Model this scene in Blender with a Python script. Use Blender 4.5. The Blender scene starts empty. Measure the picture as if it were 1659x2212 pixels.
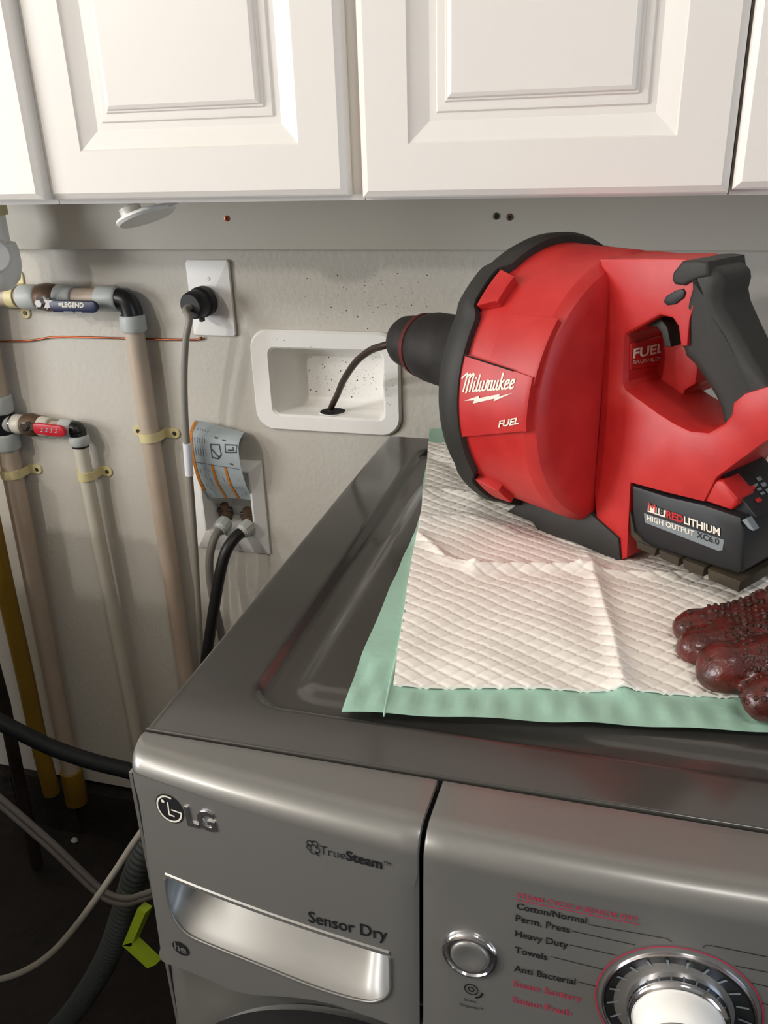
import bpy, bmesh, math, random
import numpy as np
from mathutils import Vector, Matrix, noise
from mathutils.geometry import delaunay_2d_cdt
random.seed(7)
C = bpy.context.scene.collection
SC = bpy.context.scene
# ---------------------------------------------------------------- camera
CAM = Vector((0, -1.2, 1.373))
ROT = ((0.96324254, 0.26688211, -0.03062268),
       (0.08063394, -0.39598357, -0.91471044),
       (-0.25624593, 0.87861878, -0.40294797))      # right, down, forward
FPX = 1843.33
cd = bpy.data.cameras.new('camera'); cam = bpy.data.objects.new('camera', cd); C.objects.link(cam)
cd.sensor_fit = 'VERTICAL'; cd.sensor_height = 36.0; cd.lens = FPX / 2212 * 36; cd.clip_start = .01
r_, d_, f_ = (Vector(v) for v in ROT)
mw = Matrix(((r_.x, -d_.x, -f_.x, CAM.x), (r_.y, -d_.y, -f_.y, CAM.y), (r_.z, -d_.z, -f_.z, CAM.z), (0, 0, 0, 1)))
cam.matrix_world = mw
SC.camera = cam
# ---------------------------------------------------------------- light
wd = bpy.data.worlds.new('world'); SC.world = wd; wd.use_nodes = True
wd.node_tree.nodes['Background'].inputs[0].default_value = (.9, .92, 1, 1)
wd.node_tree.nodes['Background'].inputs[1].default_value = .2
def lamp(name, kind, loc, power, col, size=.05, aim=None, sy=None):
    l = bpy.data.lights.new(name, kind); l.energy = power; l.color = col
    o = bpy.data.objects.new(name, l); C.objects.link(o); o.location = loc
    if kind == 'AREA':
        l.shape = 'RECTANGLE'; l.size = size; l.size_y = sy or size
        o.rotation_euler = Vector(aim).to_track_quat('-Z', 'Y').to_euler()
    else:
        l.shadow_soft_size = size
    return o
lamp('ceiling_bulb', 'POINT', (-2.00, -2.55, 2.14), 52, (1.0, .968, .925), .05)
lamp('ceiling_bulb', 'POINT', (-2.10, -1.75, 2.08), 28, (1.0, .968, .925), .05)
lamp('daylight', 'AREA', (2.03, -2.1, 1.25), 16, (.62, .78, 1.0), .8, (-1, 0, 0), 1.1)
lamp('left_fill_light', 'AREA', (-2.73, -1.70, 1.36), 44, (.93, .96, 1.0), .96, (1, 0, 0), .92)  # added soft fill that brightens the wall under the cabinets; source unseen
lamp('overhead_lamp', 'AREA', (.35, -1.4, 2.40), 7, (1.0, .968, .92), .32, (0, .12, -1))
SC.view_settings.view_transform = 'Standard'; SC.view_settings.look = 'None'
SC.view_settings.gamma = 1; SC.view_settings.use_curve_mapping = False
SC.view_settings.exposure = 0.26
# ---------------------------------------------------------------- measuring: a photo point on a real plane
def ray(x, y):
    u, v = (x - 829.5) / FPX, (y - 1106) / FPX
    return Vector((ROT[0][i] * u + ROT[1][i] * v + ROT[2][i] for i in range(3)))
def on(x, y, n, d):
    n = Vector(n); r = ray(x, y)
    return CAM + r * ((d - n.dot(CAM)) / n.dot(r))
def W(x, y, off=0): return on(x, y, (0, 1, 0), -off)          # parallel to the wall
ZT = .983                                                        # dryer top
def T(x, y, z=ZT): return on(x, y, (0, 0, 1), z)
# ---------------------------------------------------------------- materials
def lin(c):
    if isinstance(c, str): c = tuple(int(c[i:i + 2], 16) / 255 for i in (0, 2, 4))
    return tuple(x / 12.92 if x <= .04045 else ((x + .055) / 1.055) ** 2.4 for x in c)
MATS = {}
def mat(name, col, rough=.5, metal=0., spec=.5, bump=None, mottle=None, coat=0, emit=None):
    m = bpy.data.materials.new(name); m.use_nodes = True
    nt = m.node_tree; b = nt.nodes['Principled BSDF']
    b.inputs['Base Color'].default_value = (*lin(col), 1)
    b.inputs['Roughness'].default_value = rough; b.inputs['Metallic'].default_value = metal
    b.inputs['Specular IOR Level'].default_value = spec
    if coat: b.inputs['Coat Weight'].default_value = coat; b.inputs['Coat Roughness'].default_value = .12
    if bump or mottle:
        tc = nt.nodes.new('ShaderNodeTexCoord')
    if mottle:                     # (second colour, scale, contrast)
        n = nt.nodes.new('ShaderNodeTexNoise'); n.inputs['Scale'].default_value = mottle[1]; n.inputs['Detail'].default_value = 6
        nt.links.new(tc.outputs['Object'], n.inputs['Vector'])
        rp = nt.nodes.new('ShaderNodeValToRGB'); k = mottle[2]
        rp.color_ramp.elements[0].position = .5 - k; rp.color_ramp.elements[1].position = .5 + k
        rp.color_ramp.elements[0].color = (*lin(col), 1); rp.color_ramp.elements[1].color = (*lin(mottle[0]), 1)
        nt.links.new(n.outputs['Fac'], rp.inputs['Fac']); nt.links.new(rp.outputs['Color'], b.inputs['Base Color'])
    if bump:                       # (scale, strength, distance)
        n = nt.nodes.new('ShaderNodeTexNoise'); n.inputs['Scale'].default_value = bump[0]; n.inputs['Detail'].default_value = 4
        nt.links.new(tc.outputs['Object'], n.inputs['Vector'])
        bp = nt.nodes.new('ShaderNodeBump'); bp.inputs['Strength'].default_value = bump[1]; bp.inputs['Distance'].default_value = bump[2]
        nt.links.new(n.outputs['Fac'], bp.inputs['Height']); nt.links.new(bp.outputs['Normal'], b.inputs['Normal'])
    MATS[name] = m
    return m
M_wall = mat('wall_paint', 'c9c4ba', .75, bump=(120, .35, .003), mottle=('c4beb2', 3, .25))
M_board = mat('board_paint', 'c8c2b5', .55, bump=(60, .12, .002))
M_ceil = mat('ceiling_paint', 'c4beb4', .9)
M_room = mat('room_paint', '8f877c', .85)
M_floor = mat('floor_dirt', '15110f', .85, mottle=('241c17', 9, .2), bump=(40, .5, .01))
M_curb = mat('curb_concrete', '1c1714', .95, mottle=('2a241e', 14, .2), bump=(50, .8, .01))
M_cab = mat('cabinet_thermofoil', 'ece6de', .38, spec=.45)
M_gap = mat('cabinet_gap', '2a2320', .8)
M_plast = mat('white_plastic', 'f5f2ec', .4)
M_plate = mat('plate_white', 'f3f1ed', .4)
M_black = mat('black_rubber', '17171a', .55)
M_void = mat('hole_black', '060505', .9)
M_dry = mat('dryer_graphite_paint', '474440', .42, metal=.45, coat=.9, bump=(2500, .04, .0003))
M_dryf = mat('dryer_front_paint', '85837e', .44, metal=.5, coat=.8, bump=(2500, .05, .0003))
M_dryf.node_tree.nodes['Principled BSDF'].inputs['Coat Roughness'].default_value = .24
M_dryb = mat('dryer_body_dark', '3a3835', .5, metal=.5)
M_chrome = mat('chrome', 'd9d9dc', .1, metal=1)
M_ink = mat('ink_dark', '17171a', .5)
M_inkred = mat('ink_red', 'b0304a', .5)
M_inkw = mat('ink_white', 'e9e2d2', .55)
M_red = mat('tool_red_plastic', 'c42a26', .45, mottle=('b51c1c', 30, .2), bump=(900, .08, .0004))
M_toolblk = mat('tool_black_rubber', '23221f', .62, bump=(600, .15, .0005), mottle=('2d2b26', 25, .2))
M_snout = mat('nose_black', '1c1a19', .6, mottle=('2a2522', 60, .2))
M_nosering = mat('nose_ring_dirty_red', '6a2020', .6, mottle=('3c1a18', 60, .2))
M_cable = mat('steel_cable_brown', '4a3a30', .45, metal=.6, bump=(700, .6, .001))
M_bat = mat('battery_black', '1b1c1e', .5)
M_bump = mat('battery_bumper_dirty', '3f3522', .75, mottle=('2a241a', 60, .2))
M_stripe = mat('battery_stripe_grey', '7c8488', .5)
M_teal = mat('pad_teal_film', 'a0c6b2', .5, bump=(90, .25, .002))
M_quilt = mat('pad_white_quilt', 'f6f0e6', .8, bump=(500, .15, .0006))
M_pipe = mat('pipe_taupe', 'bfae9c', .45, mottle=('b3a08c', 14, .25))
M_pipeb = mat('pipe_pale', 'cfc9bb', .45, mottle=('c6bfae', 14, .25))
M_collar = mat('fitting_grey', 'b4b8b4', .5)
M_brass = mat('brass_aged', '6a5442', .5, metal=.5)
M_iron = mat('black_iron', '141414', .35)
M_strap = mat('strap_cream', 'd9cb97', .45)
M_screw = mat('screw_steel', '5d5850', .4, metal=.9)
M_copper = mat('copper', 'a85b3c', .35, metal=.9)
M_blue = mat('handle_navy_vinyl', '1a2142', .4)
M_hred = mat('handle_red_vinyl', 'c01f2c', .4)
M_cord = mat('cord_grey', '8f8a80', .5)
M_hoseg = mat('hose_grey_braid', '77716a', .5, bump=(900, .6, .001))
M_hoseb = mat('hose_black_rubber', '1d1b1b', .45)
M_paper = mat('tag_paper', 'a9b2b4', .6, mottle=('9ea8aa', 20, .3))
M_orange = mat('tag_orange', 'c87820', .55)
M_tagink = mat('tag_ink', '3f4444', .6)
M_tagwhite = mat('tag_white', 'f3f4fb', .4)
M_darkcord = mat('cord_dark_grey', '5b5550', .55)
M_bluehose = mat('hose_blue_black', '0b1016', .6)
M_corr = mat('corrugated_grey', '3f4444', .6)
M_lime = mat('lime_plastic', 'b4d030', .5)
M_yellow = mat('gas_line_yellow', '94741f', .5, mottle=('836418', 10, .2))
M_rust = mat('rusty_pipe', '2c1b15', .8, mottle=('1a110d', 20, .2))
M_glove = mat('glove_red_rubber', '5e1a13', .36, coat=.3, mottle=('35170e', 55, .16), bump=(260, .5, .002))
M_mud = mat('mud_crust', '4a2417', .6, mottle=('2c150d', 80, .25))
M_speck = mat('mud_speck', '1c1611', .7)
M_washer = mat('washer_body', '8b8782', .4, metal=.5)
M_glass = mat('window_pane', 'f4f8fb', .03)
M_glass.node_tree.nodes['Principled BSDF'].inputs['Transmission Weight'].default_value = 1
# ---------------------------------------------------------------- building helpers
def root_loc(o):
    while o.parent: o = o.parent
    return o.location
def mk(name, V, F, m, parent=None, base=None, smooth=None, label=None):
    """one mesh object from world coordinates"""
    me = bpy.data.meshes.new(name)
    org = Vector(root_loc(parent)) if parent else Vector(base if base is not None else (0, 0, 0))
    if isinstance(V, np.ndarray):
        V = V - np.array(org)
        me.from_pydata(V.tolist(), [], F)
    else:
        me.from_pydata([tuple(Vector(v) - org) for v in V], [], F)
    me.validate()
    bm = bmesh.new(); bm.from_mesh(me)
    bmesh.ops.recalc_face_normals(bm, faces=bm.faces)
    bm.to_mesh(me); bm.free()
    if smooth is not None:
        me.polygons.foreach_set('use_smooth', [True] * len(me.polygons))
        me.set_sharp_from_angle(angle=math.radians(smooth))
    me.materials.append(m)
    o = bpy.data.objects.new(name, me); C.objects.link(o)
    if parent: o.parent = parent
    else: o.location = org
    if label: o['label'] = label
    return o
def thing(name, label, cat, loc, group=None):
    o = bpy.data.objects.new(name, None); C.objects.link(o); o.location = loc
    o.empty_display_size = .02
    return tag(o, label, cat, group)
def tag(o, label, cat, group=None):
    o['label'] = label; o['category'] = cat
    if group: o['group'] = group
    return o
def struct(o): o['kind'] = 'structure'; return o
class G:
    """collects geometry"""
    def __init__(s): s.V = []; s.F = []
    def add(s, V, F):
        n = len(s.V); s.V += [Vector(v) for v in V]; s.F += [tuple(i + n for i in f) for f in F]; return s
def box(x0, x1, y0, y1, z0, z1):
    V = [(x, y, z) for z in (z0, z1) for y in (y0, y1) for x in (x0, x1)]
    return V, [(0, 2, 3, 1), (4, 5, 7, 6), (0, 1, 5, 4), (2, 6, 7, 3), (0, 4, 6, 2), (1, 3, 7, 5)]
def bbox(x0, x1, y0, y1, z0, z1, b=.003, seg=2):
    bm = bmesh.new(); V, F = box(x0, x1, y0, y1, z0, z1)
    vs = [bm.verts.new(v) for v in V]
    for f in F: bm.faces.new([vs[i] for i in f])
    bmesh.ops.bevel(bm, geom=bm.edges[:], offset=b, segments=seg, affect='EDGES', profile=.5)
    bm.verts.index_update()
    r = [v.co.copy() for v in bm.verts], [tuple(v.index for v in f.verts) for f in bm.faces]
    bm.free(); return r
def spline(P, n=8):
    P = [Vector(p) for p in P]
    if len(P) < 3: return P
    Q = [P[0] * 2 - P[1]] + P + [P[-1] * 2 - P[-2]]; out = []
    for i in range(1, len(Q) - 2):
        a, b, c, d = Q[i - 1:i + 3]
        for k in range(n):
            t = k / n
            out.append(.5 * ((2 * b) + (c - a) * t + (2 * a - 5 * b + 4 * c - d) * t * t + (3 * b - a - 3 * c + d) * t ** 3))
    return out + [P[-1]]
def frames(P):
    out = []; prev = None
    for i, p in enumerate(P):
        t = (P[min(i + 1, len(P) - 1)] - P[max(i - 1, 0)]).normalized()
        if prev is None:
            a = Vector((0, 0, 1)) if abs(t.z) < .9 else Vector((1, 0, 0))
            u = t.cross(a).normalized()
        else:
            u = (prev - t * prev.dot(t)).normalized()
        prev = u; out.append((p, u, t.cross(u)))
    return out
def tube(P, r, seg=12, caps=True):
    P = [Vector(p) for p in P]; V = []; F = []
    R = r if isinstance(r, (list, tuple)) else [r] * len(P)
    for (p, u, v), q in zip(frames(P), R):
        for k in range(seg):
            a = 2 * math.pi * k / seg
            V.append(p + (u * math.cos(a) + v * math.sin(a)) * q)
    for i in range(len(P) - 1):
        for k in range(seg):
            a, b = i * seg + k, i * seg + (k + 1) % seg
            F.append((a, b, b + seg, a + seg))
    if caps: F.append(tuple(range(seg))[::-1]); F.append(tuple(range(len(V) - seg, len(V))))
    return V, F
def lathe(prof, org, axis, seg=48, ref=None):
    """prof: (along axis, radius)"""
    ax = Vector(axis).normalized(); org = Vector(org)
    u = ax.cross(Vector(ref) if ref else (Vector((0, 0, 1)) if abs(ax.z) < .9 else Vector((1, 0, 0)))).normalized(); v = ax.cross(u)
    V = []; F = []
    for a, r in prof:
        for k in range(seg):
            t = 2 * math.pi * k / seg
            V.append(org + ax * a + (u * math.cos(t) + v * math.sin(t)) * max(r, 1e-5))
    for i in range(len(prof) - 1):
        for k in range(seg):
            a, b = i * seg + k, i * seg + (k + 1) % seg
            F.append((a, b, b + seg, a + seg))
    F.append(tuple(range(seg))); F.append(tuple(range(len(V) - seg, len(V))))
    return V, F
def inside(p, poly):
    c = False; n = len(poly)
    for i in range(n):
        a, b = poly[i], poly[i - 1]
        if (a[1] > p[1]) != (b[1] > p[1]) and p[0] < (b[0] - a[0]) * (p[1] - a[1]) / (b[1] - a[1]) + a[0]: c = not c
    return c
def cdt(outer, holes=(), grid=None):
    pts = []; ed = []
    for L in [outer, *holes]:
        n = len(pts); pts += [Vector((p[0], p[1])) for p in L]
        ed += [(n + i, n + (i + 1) % len(L)) for i in range(len(L))]
    if grid:
        xs = [p[0] for p in outer]; ys = [p[1] for p in outer]
        x = min(xs) + grid * .5
        while x < max(xs):
            y = min(ys) + grid * .5
            while y < max(ys):
                if inside((x, y), outer) and not any(inside((x, y), h) for h in holes):
                    if min((Vector((x, y)) - q).length for q in pts[:sum(len(l) for l in [outer, *holes])]) > grid * .4: pts.append(Vector((x, y)))
                y += grid
            x += grid
    v, e, f, *_ = delaunay_2d_cdt(pts, ed, [], 0, 1e-7)
    out = []
    for t in f:
        c = sum((v[i] for i in t), Vector((0, 0))) / 3
        if inside(c, outer) and not any(inside(c, h) for h in holes): out.append(tuple(t))
    return [(p.x, p.y) for p in v], out
def area(P): return sum(P[i - 1][0] * P[i][1] - P[i][0] * P[i - 1][1] for i in range(len(P))) / 2
def offs(P, b):
    """offset a polygon outwards by b (number or one per vertex)"""
    n = len(P); s = 1 if area(P) > 0 else -1; out = []
    for i in range(n):
        p, q, r = Vector(P[i - 1]), Vector(P[i]), Vector(P[(i + 1) % n])
        d1 = (q - p).normalized(); d2 = (r - q).normalized()
        n1 = Vector((d1.y, -d1.x)) * s; n2 = Vector((d2.y, -d2.x)) * s
        m = n1 + n2; bb = b[i] if isinstance(b, (list, tuple)) else b
        k = m.dot(n1)
        m = m / k if k > .35 else n1
        out.append(tuple(q + m * bb))
    return out
def prism(P, fn, s0, s1, b=.0015, steps=1, near_is_outline=True):
    """extrude polygon P (2D) between depths s0 > s1 with rounded edges; fn(x, y, s) -> world"""
    B = b if isinstance(b, (list, tuple)) else [b] * len(P)
    rings = []
    base = P if near_is_outline else offs(P, [-q for q in B])
    for k in range(steps + 1):
        t = math.pi / 2 * k / steps
        rings.append((offs(base, [q * math.sin(t) for q in B]), [s0 - q * (1 - math.cos(t)) for q in B]))
    for k in range(steps, -1, -1):
        t = math.pi / 2 * k / steps
        rings.append((offs(base, [q * math.sin(t) for q in B]), [s1 + q * (1 - math.cos(t)) for q in B]))
    n = len(P); V = []; F = []
    for R, S in rings:
        V += [fn(p[0], p[1], s) for p, s in zip(R, S)]
    for i in range(len(rings) - 1):
        for k in range(n):
            a, c = i * n + k, i * n + (k + 1) % n
            F.append((a, c, c + n, a + n))
    _, tri = cdt(rings[0][0])
    if len(_) == n:
        F += tri
    else: F.append(tuple(range(n)))
    _, tri = cdt(rings[-1][0]); k = len(V) - n
    if len(_) == n: F += [tuple(i + k for i in t) for t in tri]
    else: F.append(tuple(range(k, k + n)))
    return V, F
def text2d(s, bold=0., shear=0.):
    cu = bpy.data.curves.new('t', 'FONT'); cu.body = s; cu.offset = bold; cu.shear = shear; cu.resolution_u = 3; cu.fill_mode = 'FRONT'
    o = bpy.data.objects.new('t', cu); C.objects.link(o)
    dg = bpy.context.evaluated_depsgraph_get(); dg.update()
    me = bpy.data.meshes.new_from_object(o.evaluated_get(dg))
    V = [(v.co.x, v.co.y) for v in me.vertices]; F = [tuple(p.vertices) for p in me.polygons]
    bpy.data.objects.remove(o); bpy.data.curves.remove(cu); bpy.data.meshes.remove(me)
    x0 = min(v[0] for v in V); V = [(x - x0, y) for x, y in V]
    return V, F, max(v[0] for v in V)
def text_on(s, p0, p1, fn, bold=0., shear=0., ys=1., perp=None):
    """fit a line of text between two 2D surface points; fn(x, y) -> world"""
    V, F, w = text2d(s, bold, shear); p0 = Vector(p0); p1 = Vector(p1); d = p1 - p0; k = d.length / w; d.normalize()
    q = Vector(perp).normalized() if perp else Vector((-d.y, d.x))
    return [fn(*(p0 + d * x * k + q * y * k * ys)) for x, y in V], F
def ribbon(P, w, fn):
    V = []; F = []
    P = [Vector(p) for p in P]
    for i in range(len(P) - 1):
        d = (P[i + 1] - P[i]); L = d.length
        if L < 1e-9: continue
        d /= L; n = Vector((-d.y, d.x)) * w / 2; e = d * w * .25
        k = len(V); V += [fn(*(P[i] - e + n)), fn(*(P[i] - e - n)), fn(*(P[i + 1] + e - n)), fn(*(P[i + 1] + e + n))]
        F.append((k, k + 1, k + 2, k + 3))
    return V, F
def rrect(x0, x1, y0, y1, r, n=6):
    P = []
    for cx, cy, a in ((x1 - r, y1 - r, 0), (x0 + r, y1 - r, 90), (x0 + r, y0 + r, 180), (x1 - r, y0 + r, 270)):
        for k in range(n + 1):
            t = math.radians(a + 90 * k / n); P.append((cx + r * math.cos(t), cy + r * math.sin(t)))
    return P
def loops(Ls, closed_last=True, closed_first=False):
    """skin a list of equal-length closed loops"""
    n = len(Ls[0]); V = [p for L in Ls for p in L]; F = []
    for i in range(len(Ls) - 1):
        for k in range(n):
            a, c = i * n + k, i * n + (k + 1) % n; F.append((a, c, c + n, a + n))
    if closed_last: F.append(tuple(range(len(V) - n, len(V))))
    if closed_first: F.append(tuple(range(n)))
    return V, F
# ================================================================ SETTING
DB = (-.522, -.343, .979, 1.083)      # drain box opening
SB = (-.661, -.571, .767, .881)       # supply box opening
RX0, RX1, RY0, CZ = -2.7, 2.0, -3.6, 2.44
def wall_with_holes():
    xs = sorted({RX0, RX1, DB[0] - .008, DB[1] + .008, SB[0] - .008, SB[1] + .008}); zs = sorted({.14, CZ, DB[2] - .008, DB[3] + .008, SB[2] - .008, SB[3] + .008})
    g = G()
    for i in range(len(xs) - 1):
        for j in range(len(zs) - 1):
            cx, cz = (xs[i] + xs[i + 1]) / 2, (zs[j] + zs[j + 1]) / 2
            if any(h[0] - .009 < cx < h[1] + .009 and h[2] - .009 < cz < h[3] + .009 for h in (DB, SB)): continue
            g.add([(xs[i], 0, zs[j]), (xs[i + 1], 0, zs[j]), (xs[i + 1], 0, zs[j + 1]), (xs[i], 0, zs[j + 1])], [(0, 1, 2, 3)])
    # ragged lower end of the board and its thickness
    g.add([(RX0, 0, .14), (RX1, 0, .14), (RX1, .02, .14), (RX0, .02, .14)], [(0, 1, 2, 3)])
    g.add(*box(RX0, RX1, .14, .16, 0, CZ))
    return g
g = wall_with_holes(); struct(mk('wall_back', g.V, g.F, M_wall))
struct(mk('floor', *box(RX0, RX1, RY0, .14, -.05, 0), M_floor))
struct(mk('ceiling', *box(RX0, RX1, RY0, .16, CZ, CZ + .05), M_ceil))
LY0, LY1, LZ0, LZ1 = -2.2, -1.2, .88, 1.84  # opening made for the added fill light
g = G()
for y0, y1, z0, z1 in ((RY0, LY0, 0, CZ), (LY1, .16, 0, CZ), (LY0, LY1, 0, LZ0), (LY0, LY1, LZ1, CZ)): g.add(*box(RX0 - .1, RX0, y0, y1, z0, z1))
struct(mk('wall_left', g.V, g.F, M_room))
g = G()
for y0, y1, z0, z1 in ((LY0, LY1, LZ0, LZ0 + .03), (LY0, LY1, LZ1 - .03, LZ1), (LY0, LY0 + .03, LZ0, LZ1), (LY1 - .03, LY1, LZ0, LZ1)): g.add(*box(RX0 - .06, RX0 + .01, y0, y1, z0, z1))
w2 = struct(mk('fill_window', g.V, g.F, M_cab))  # unseen window, added to frame the left fill light
mk('pane', *box(RX0 - .056, RX0 - .052, LY0 + .03, LY1 - .03, LZ0 + .03, LZ1 - .03), M_glass, w2)
struct(mk('wall_front', *box(RX0, RX1, RY0 - .1, RY0, 0, CZ), M_room))
g = G()
for b in ((-2.5, .16, 0, CZ), (RY0, -2.5, 0, .7), (RY0, -2.5, 1.8, CZ)): pass
WY0, WY1, WZ0, WZ1 = -2.55, -1.65, .65, 1.85
for y0, y1, z0, z1 in ((RY0, WY0, 0, CZ), (WY1, .16, 0, CZ), (WY0, WY1, 0, WZ0), (WY0, WY1, WZ1, CZ)): g.add(*box(RX1, RX1 + .1, y0, y1, z0, z1))
struct(mk('wall_right', g.V, g.F, M_room))
g = G()
for y0, y1, z0, z1 in ((WY0, WY1, WZ0, WZ0 + .04), (WY0, WY1, WZ1 - .04, WZ1), (WY0, WY0 + .04, WZ0, WZ1), (WY1 - .04, WY1, WZ0, WZ1), (WY0, WY1, 1.23, 1.27)): g.add(*box(RX1 - .01, RX1 + .06, y0, y1, z0, z1))
w1 = struct(mk('window_1', g.V, g.F, M_cab))
mk('pane', *box(RX1 + .05, RX1 + .054, WY0 + .04, WY1 - .04, WZ0 + .04, WZ1 - .04), M_glass, w1)
# painted hanging board under the cabinets
zb = W(500, 540, .019).z
struct(mk('trim_1', *bbox(-1.25, 1.2, -.019, .0, zb, 1.345, .002), M_board, smooth=30))
# dark footing that shows under the ragged edge of the wall board
g = G(); n = 60
for i in range(n):
    x0 = RX0 + (RX1 - RX0) * i / n; x1 = RX0 + (RX1 - RX0) * (i + 1) / n
    h = .125 + .03 * noise.noise((x0 * 7, 0, 0))
    g.add(*box(x0, x1, -.012 - .008 * random.random(), .02, 0, h))
struct(mk('baseboard_back', g.V, g.F, M_curb))
# ================================================================ WALL CABINETS
FY = -.305                                       # face frame front
DYF = -.325                                      # door front
ZF = W(500, 436, .305).z                          # bottom of the boxes
ZD = W(500, 427, .325).z
TOP = 2.12
PROF = [(0, -.0185), (0, -.005), (.0015, -.0035), (.007, 0), (.049, 0), (.0505, -.002), (.069, -.0085), (.0755, -.0085),
        (.0770, -.0062), (.0785, -.0060), (.0845, -.0058), (.0858, -.0036), (.0872, -.0034), (.0885, -.0010), (.0895, -.0005), (.0920, .0006)]
def door_mesh(x0, x1, z0, z1, swing=0, hinge=0):
    Ls = []
    for d, h in PROF:
        L = []
        for x, z in ((x0 + d, z0 + d), (x1 - d, z0 + d), (x1 - d, z1 - d), (x0 + d, z1 - d)):
            p = Vector((x, DYF - h, z))
            if swing: p.y -= (x - hinge) * math.tan(swing)
            L.append(p)
        Ls.append(L)
    return loops(Ls, True, True)
def cabinet(x0, x1, dx0, dx1, zd, label, swing=0):
    t = thing('wall_cabinet', label, 'cabinet', ((x0 + x1) / 2, -.15, ZF))
    g = G()
    for b in ((x0, x0 + .016, FY + .019, -.0195, ZF, TOP), (x1 - .016, x1, FY + .019, -.0195, ZF, TOP), (x0, x1, FY + .019, -.0195, TOP - .016, TOP),
              (x0, x1, FY + .019, -.0195, ZF + .012, ZF + .026)): g.add(*box(*b))
    mk('box', g.V, g.F, M_cab, t)
    g = G(); w = .03
    for b in ((x0, x0 + w, FY, FY + .019, ZF, TOP), (x1 - w, x1, FY, FY + .019, ZF, TOP), (x0 + w, x1 - w, FY, FY + .019, ZF, ZF + .035), (x0 + w, x1 - w, FY, FY + .019, TOP - .035, TOP)): g.add(*box(*b))
    mk('face_frame', g.V, g.F, M_cab, t)
    V, F = door_mesh(dx0, dx1, zd, TOP - .006, swing, dx0)
    mk('door', V, F, M_cab, t, smooth=8)
    return t
XA1 = W(101, 415, .325).x; XB0 = W(106, 425, .325).x; XB1 = W(750, 420, .325).x
XC0 = W(781, 425, .325).x; XC1 = W(1575, 405, .325).x; XD0 = W(1583, 405, .325).x
seamBC = XC0 - .0012
cabinet(XB0 - .40, XB0 - .003, XB0 - .40, XA1 + .0022, ZD + .001, 'white raised panel wall cabinet cut off by the left edge', .034)
cabinet(XB0 - .0015, seamBC - .0015, XB0, XB1, ZD, 'white raised panel wall cabinet above the outlet and drain box')
cabinet(seamBC, XC1 + .0005, XC0, XC1, W(1200, 423, .325).z, 'white raised panel wall cabinet above the red drain machine')
cabinet(XD0 - .001, XD0 + .40, XD0, XD0 + .40, W(1600, 410, .325).z, 'white raised panel wall cabinet cut off by the right edge')
# ================================================================ SMALL THINGS ON THE BOARD AND UNDER THE CABINETS
def screw(px, py, m, label, r=.0042):
    p = W(px, py, .019)
    t = thing('screw', label, 'screw', p, None)
    mk('head', *lathe([(-.004, r * .7), (0, r), (.0012, r * .95), (.0018, r * .55)], p, (0, -1, 0), 20), m, t, smooth=40)
    mk('recess', *lathe([(.0017, r * .42), (.0021, r * .42)], p, (0, -1, 0), 8), M_void, t)
screw(490, 472, M_copper, 'copper coloured screw alone on the grey board left of centre')
screw(1072, 467, M_screw, 'left of the paired screws on the grey board under the cabinets', .0046)
screw(1101, 469, M_brass, 'right of the paired screws on the grey board, the browner one', .0046)
# tilted white disc under the cabinet
c = W(316, 467, .26); e1 = Vector((.94, 0, .33)).normalized(); nn = Vector((-.33, .10, .94)); nn = (nn - e1 * nn.dot(e1)).normalized()
t = thing('holder_arm', 'white plastic disc shaped holder arm hanging tilted under the cabinet', 'holder', c)
mk('disc', *lathe([(-.003, .026), (-.0028, .033), (0, .0360), (.003, .0348), (.0045, .029), (.005, .0)], c, nn, 40), M_plast, t, smooth=40)
k = c + nn * .012 - e1 * .017
mk('cap', *lathe([(-.008, .0125), (.004, .0130), (.0055, .011)], k, nn, 28), M_plast, t, smooth=40)
a0 = c + e1 * .031
mk('arm', *tube(spline([c + e1 * .02 + nn * .004, a0 + Vector((0, 0, .004)), a0 + Vector((.018, 0, .012)), Vector((a0.x + .03, a0.y, ZF + .014))], 5), .006, 10), M_plast, t, smooth=40)
mk('bracket', *bbox(a0.x + .012, a0.x + .05, a0.y - .012, a0.y + .012, ZF + .003, ZF + .013, .002), M_brass, t, label='brown bracket')
# white pipe stub with a round cap
c = W(-12, 560, .095)
t = thing('drain_stub', 'white plastic pipe with round cap at the left edge under the cabinet', 'pipe', (c.x, c.y, ZF))
mk('pipe', *lathe([(0, .027), (ZF + .011 - c.z, .027)], c, (0, 0, 1), 32), M_plast, t, smooth=40)
mk('elbow', *lathe([(-.047, .004), (-.044, .018), (-.03, .031), (-.01, .0365), (.012, .0365), (.022, .034), (.024, .027)], c, (0, 0, 1), 36), M_plast, t, smooth=50)
ax = Vector((.62, -.76, .02))
mk('cap', *lathe([(.0, .025), (.034, .0255), (.040, .0245), (.043, .021), (.043, 0)], c + Vector((0, 0, .008)), ax, 36), M_plast, t, smooth=40)
mk('band', *lathe([(0, .0275), (0, .0315), (.016, .0315), (.016, .0275)], Vector((c.x, c.y, ZF - .028)), (0, 0, 1), 32), M_strap, t, smooth=40, label='cream band')
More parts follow.
